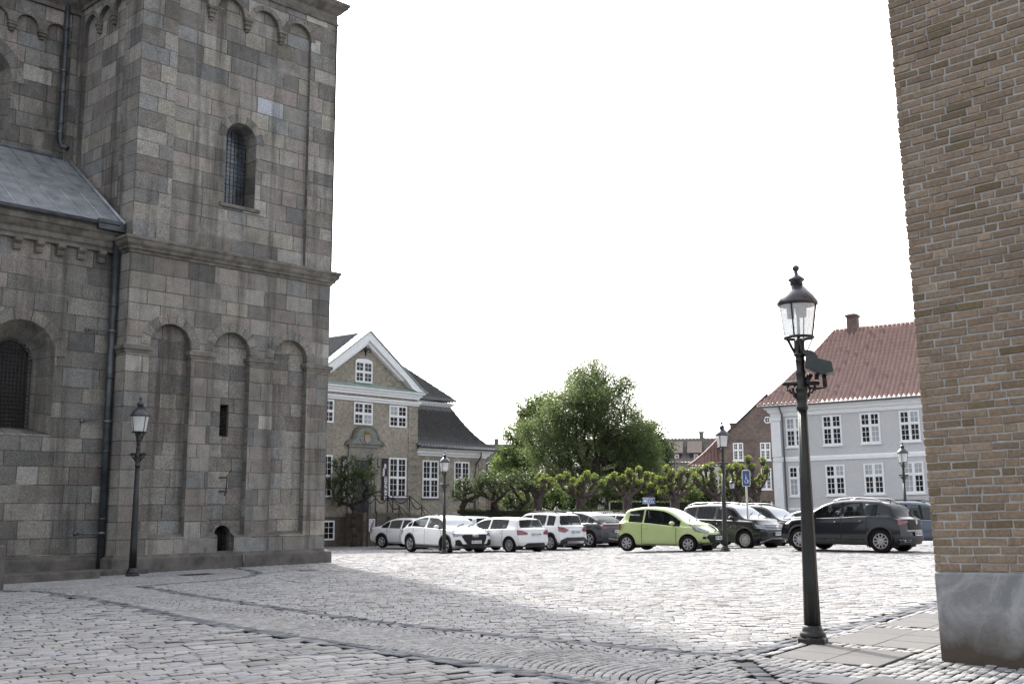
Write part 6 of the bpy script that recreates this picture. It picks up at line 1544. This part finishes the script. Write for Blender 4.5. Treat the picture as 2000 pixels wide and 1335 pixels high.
def blob_pts(blobs, rs, shell=.45):
    C = []
    for (c, rad, n) in blobs:
        c = np.array(c); rad = np.array(rad if hasattr(rad, '__len__') else (rad,)*3, float)
        d = rs.normal(0, 1, (n, 3)); d /= np.linalg.norm(d, axis=1)[:, None]; u = rs.uniform(0, 1, n)**shell
        C.append(c+d*u[:, None]*rad*rs.uniform(.82, 1.08, (n, 1)))
    return np.concatenate(C)
def tree(name, label, group, base, trunk_top, blobs, leaf, seed, per=26, spread=.36, size=.16, base_r=.3, bark='bark', cat='tree', light=None, jit=.12, tip_r=.012, dens=None):
    rs = np.random.default_rng(seed); base = Vector(base); T = thing(name, label, cat, base, 0, group)
    off = np.array(base); tips = blob_pts(blobs, rs)-off; tt = np.array(trunk_top)-off
    trunk = [np.array((0, 0, -.2))]+[tt*f+np.array((rs.normal(0, .06), rs.normal(0, .06), 0))*np.linalg.norm(tt)*.3 for f in np.linspace(.15, 1, 7)]
    P, par, R_ = skeleton(trunk, tips, seed, tip_r, jit); wood('trunk', P, par, R_, MT[bark], T, base_r=base_r)
    n = len(tips); k = rs.poisson(per, n) if dens is None else rs.poisson(per*np.array([dens(t+off) for t in tips]))
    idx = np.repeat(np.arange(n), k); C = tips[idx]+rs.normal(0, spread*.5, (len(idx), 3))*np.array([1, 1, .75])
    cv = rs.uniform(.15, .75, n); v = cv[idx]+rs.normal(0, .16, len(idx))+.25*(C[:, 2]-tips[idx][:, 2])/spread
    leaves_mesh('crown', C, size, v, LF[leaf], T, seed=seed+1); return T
def pxb(lst, Y, rs):                                       # crown masses given where the photo shows them, at their own depth
    out = []
    for u, v, rp, n, *dy in lst:
        y = Y+(dy[0] if dy else rs.uniform(-1.6, 1.6)); p = at(u, v, y); r = rp*y/FPX; out.append((tuple(p), (r, r*1.0, r*.92), n))
    return out
TG = 'trees in the garden behind the car park'
rs = np.random.default_rng(5)
ztop = at(1150, 700, 75).z
def top_sparse(p):                                          # young sparse foliage in the upper right of the crown
    u = 1000+p[0]/p[1]*FPX; v = 985-(p[2]-1.6)/p[1]*FPX
    s = 1.0
    if v < 850: s = .72+.28*ss((v-780)/70)
    if u > 1190 and v < 850: s *= .62
    if u < 1110: s = max(s, .8)
    return s
tree('broad_tree', 'tall broad green tree with thin open top, tallest in the garden', TG, atx(1158, 75), tuple(at(1160, 790, 75)),
     pxb([(1148, 738, 46, 130), (1205, 772, 50, 130), (1218, 752, 24, 40), (1250, 850, 36, 90), (1175, 800, 50, 120), (1135, 770, 46, 100), (1085, 812, 40, 80), (1262, 885, 30, 60), (1118, 790, 50, 130), (1235, 815, 32, 60), (1170, 830, 62, 200), (1100, 850, 55, 150), (1225, 865, 50, 130), (1065, 880, 48, 110), (1150, 905, 70, 200), (1230, 920, 55, 130), (1080, 930, 50, 110), (1270, 915, 28, 40), (1040, 845, 32, 50)], 75, rs), 'mid', 31, per=66, spread=.55, size=.125, base_r=.42, dens=top_sparse, tip_r=.005)
tree('leafy_tree', 'bright green tree at the left of the broad tree', TG, atx(1035, 82), tuple(at(1035, 860, 82)),
     pxb([(1035, 810, 34, 70), (1065, 790, 32, 60), (1015, 850, 30, 60), (1030, 890, 38, 70), (1000, 900, 32, 60), (1010, 930, 34, 50), (975, 905, 18, 24), (985, 885, 16, 20)], 82, rs), 'bright', 32, per=30, spread=.45, size=.19, base_r=.3)
tree('dark_tree', 'dark dense green tree at the right of the broad tree', TG, atx(1280, 84), tuple(at(1275, 880, 84)),
     pxb([(1265, 845, 34, 70), (1290, 875, 30, 60), (1250, 880, 40, 80), (1285, 915, 34, 60), (1240, 920, 36, 60)], 84, rs), 'dark', 33, per=34, spread=.45, size=.19, base_r=.3)
# apple-like trees by the museum
ta = 'gnarled small trees before the museum wing'
tree('small_tree', 'small bushy tree with a single straight trunk before the museum door', None, atx(690, 57.6), tuple(at(692, 945, 57.6)),
     pxb([(692, 915, 34, 60, 0), (668, 935, 30, 44, .3), (715, 925, 26, 36, -.3), (725, 900, 14, 12, 0), (690, 960, 32, 44, 0), (655, 905, 12, 10, 0), (660, 970, 22, 22, .2), (728, 955, 16, 16, 0), (645, 940, 10, 8, 0)], 57.6, rs), 'apple', 41, per=17, spread=.2, size=.10, base_r=.14, tip_r=.009)
for u, bl, s, lab in ((905, [(905, 945, 24, 40), (930, 950, 22, 34), (893, 965, 14, 14), (940, 935, 14, 14), (915, 970, 18, 16)], 51, 'gnarled small tree with forked trunk standing before the last museum window'),
                 (963, [(955, 940, 26, 50), (980, 945, 24, 44), (940, 960, 18, 20), (970, 970, 22, 26), (962, 925, 14, 16)], 52, 'gnarled small tree right of the museum corner, left of two close together'),
                 (1012, [(1005, 935, 26, 46), (1030, 945, 22, 40), (1000, 965, 20, 24), (1035, 925, 12, 10), (1020, 970, 20, 20)], 53, 'gnarled small tree just left of the first knobbly lime tree')):
    tree('small_tree', lab, ta, atx(u, 58.5), tuple(at(u, 965, 58.5)), pxb(bl, 58.5, rs), 'apple', s, per=15, spread=.24, size=.105, base_r=.17, jit=.2, tip_r=.012)
# pollarded limes
def pollard(label, u, Y, heads, seed, fan=0):
    r = random.Random(seed); b = atx(u, Y); T = thing('pollarded_lime', label, 'tree', b, 0, 'pollarded lime trees along the hedge'); m = MB(); lc = []; lv = []
    fork = Vector((r.uniform(-.05, .05), 0, at(u, 972, Y).z-b.z)); m.tube([(0, 0, -.2), (r.uniform(-.04, .04), 0, fork.z*.5), fork, fork+Vector((0, 0, .15))], [.30, .24, .26, .16], 10)
    tb = MB()
    def tuft(c, n, R0):
        for _ in range(n):
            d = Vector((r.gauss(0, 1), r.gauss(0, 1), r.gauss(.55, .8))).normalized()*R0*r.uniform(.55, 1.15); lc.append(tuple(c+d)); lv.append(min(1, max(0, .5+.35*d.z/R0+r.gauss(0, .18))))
    for hu, hv in heads:
        y = Y+r.uniform(-.9, .9); p = at(hu, hv+6, y)-b; n = 6; pts = []; rad = []
        side = Vector((r.uniform(-.2, .2), r.uniform(-.2, .2), 0)); k1 = Vector((p.x*.75, p.y*.75, fork.z+(p.z-fork.z)*.3)); 
        for i in range(n+1):
            t = i/n; q = fork*(1-t)**2+k1*(2*t*(1-t))+p*t*t; q = Vector(q)+Vector((r.gauss(0, .05), r.gauss(0, .05), r.gauss(0, .04)))*(1 if 0 < i < n else 0); pts.append(q); rad.append(.12*(1-t)+.065*t+r.uniform(-.012, .015))
        tb.tube(pts, rad, 8); e = pts[-1]
        for _ in range(5): d = Vector((r.gauss(0, 1), r.gauss(0, 1), r.gauss(0, .7))).normalized()*.09; tb.lathe([(.0, -.1), (.07, -.07), (.1, 0), (.07, .07), (0, .1)], 7, M=Matrix.Translation(e+d))
        tuft(e+Vector((0, 0, .12)), 110, .22)
        if r.random() < .8: tuft(pts[4]+Vector((r.uniform(-.15, .15), 0, .02)), 34, .14)
        if r.random() < .5: tuft(pts[3]+Vector((r.uniform(-.2, .2), 0, 0)), 22, .13)
        # thin twigs and a short stub
        s0 = pts[3]; d = Vector((r.uniform(-.5, .5), r.uniform(-.4, .4), r.uniform(.1, .5))); tb.tube([s0, s0+d*.5, s0+d+Vector((0, 0, .1))], [.06, .05, .06], 6); tuft(s0+d+Vector((0, 0, .12)), 40, .15)
    o = m.build('trunk', MT['bark_lime'], T); tb.build('limbs', MT['bark_lime'], T)
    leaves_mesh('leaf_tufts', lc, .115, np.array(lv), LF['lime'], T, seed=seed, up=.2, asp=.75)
pollard('knobbly lime tree with one broad fan shaped head, leftmost of the row', 1050, 58.5, [(1040, 932), (1052, 928), (1064, 931), (1075, 938), (1058, 938), (1036, 945)], 61)
pollard('knobbly lime tree behind the grey and white roofs, second of the row', 1133, 59, [(1094, 932), (1107, 926), (1118, 938), (1146, 925), (1160, 930), (1130, 946), (1176, 943), (1137, 935)], 62)
pollard('knobbly lime tree left of the small blue parking sign', 1226, 59.5, [(1190, 935), (1199, 928), (1209, 936), (1229, 920), (1248, 916), (1263, 926), (1218, 932), (1240, 938)], 63)
pollard('knobbly lime tree right of the small blue parking sign', 1318, 60, [(1286, 934), (1302, 913), (1312, 922), (1324, 930), (1342, 922), (1358, 928), (1292, 962), (1332, 918)], 64)
pollard('knobbly lime tree just behind the lamp post by the lime green car', 1400, 62, [(1352, 918), (1378, 912), (1390, 908), (1392, 928), (1366, 915), (1420, 912), (1410, 920)], 65)
pollard('knobbly lime tree before the dark brick gable, rightmost of the row', 1478, 64, [(1438, 908), (1461, 894), (1470, 910), (1490, 898), (1496, 914), (1458, 925), (1486, 940)], 66)
pollard('knobbly lime tree set back behind the small blue parking sign', 1272, 63, [(1262, 935), (1275, 928), (1284, 940), (1268, 948), (1255, 942)], 67)
pollard('knobbly lime tree set back between the grey car roof and the dark gable', 1440, 66, [(1416, 920), (1428, 912), (1440, 918), (1450, 912), (1432, 930), (1446, 928)], 68)
# hedges and shrubs
def hedge(label, p0, p1, wid, h, leaf, seed):
    p0, p1 = Vector(p0), Vector(p1); d = (p1-p0); L = Vector((d.x, d.y, 0)).length; a = math.atan2(d.y, d.x); T = thing('hedge', label, 'hedge', p0, a, 'clipped hedges round the garden')
    m = MB(); m.b2(0, L, .05, wid-.05, -.3, h-.06); m.build('core', plain('hedge_inside', (.012, .016, .008), .95, 0, .3, 6), T)
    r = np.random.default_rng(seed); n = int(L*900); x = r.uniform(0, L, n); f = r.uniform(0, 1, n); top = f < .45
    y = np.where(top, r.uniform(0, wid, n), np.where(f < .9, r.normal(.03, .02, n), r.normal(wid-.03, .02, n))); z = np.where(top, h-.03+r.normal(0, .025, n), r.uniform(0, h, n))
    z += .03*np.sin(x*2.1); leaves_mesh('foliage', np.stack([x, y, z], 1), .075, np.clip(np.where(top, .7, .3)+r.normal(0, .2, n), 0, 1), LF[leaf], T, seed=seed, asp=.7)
hz = lambda u, v, Y: at(u, v, Y).z-g(at(u, v, Y).x, Y)
hedge('long dark clipped hedge behind the white cars', atx(893, 58.2), atx(1238, 58.0), .8, hz(1100, 992, 58), 'hedge', 71)
hedge('lighter clipped hedge below the knobbly limes right of the bench', atx(1192, 61.5), atx(1352, 61.5), 1.0, hz(1260, 976, 61.5), 'hedge', 72)
hedge('low dark hedge in front of the brick gable house', atx(1330, 70), atx(1506, 70), 1.0, hz(1400, 977, 70), 'hedge', 73)
sh = 'shrubs behind the knobbly limes'
def shrub(u, v, rp, Y, leaf, seed, lab, n=70):
    b = atx(u, Y); tree('shrub', lab, sh, b, tuple(b+Vector((0, 0, .7))), pxb([(u, v, rp, n), (u-rp*.7, v+rp*.35, rp*.7, n//2), (u+rp*.7, v+rp*.3, rp*.7, n//2)], Y, np.random.default_rng(seed)), leaf, seed, per=32, spread=.36, size=.14, base_r=.1, cat='shrub')
shrub(1075, 965, 30, 67, 'bright', 81, 'light green shrub between the first two knobbly lime trees')
shrub(1010, 972, 24, 66, 'bright', 82, 'light green shrub low behind the gnarled trees at the museum corner', 50)
shrub(1180, 958, 34, 68, 'dark', 83, 'dark shrub behind the second knobbly lime tree')
shrub(1265, 955, 34, 69, 'dark', 84, 'dark shrub behind the small blue parking sign')
shrub(1310, 950, 30, 72, 'dark', 85, 'dark shrub behind the small distant lantern')
shrub(1370, 955, 28, 66.5, 'bright', 86, 'light green rounded shrub behind the dark grey car roof')
shrub(1432, 952, 20, 68, 'bright', 87, 'light green shrub left of the brick gable windows', 40)
shrub(1120, 975, 24, 66, 'dark', 88, 'low dark shrub under the broad tree', 40)
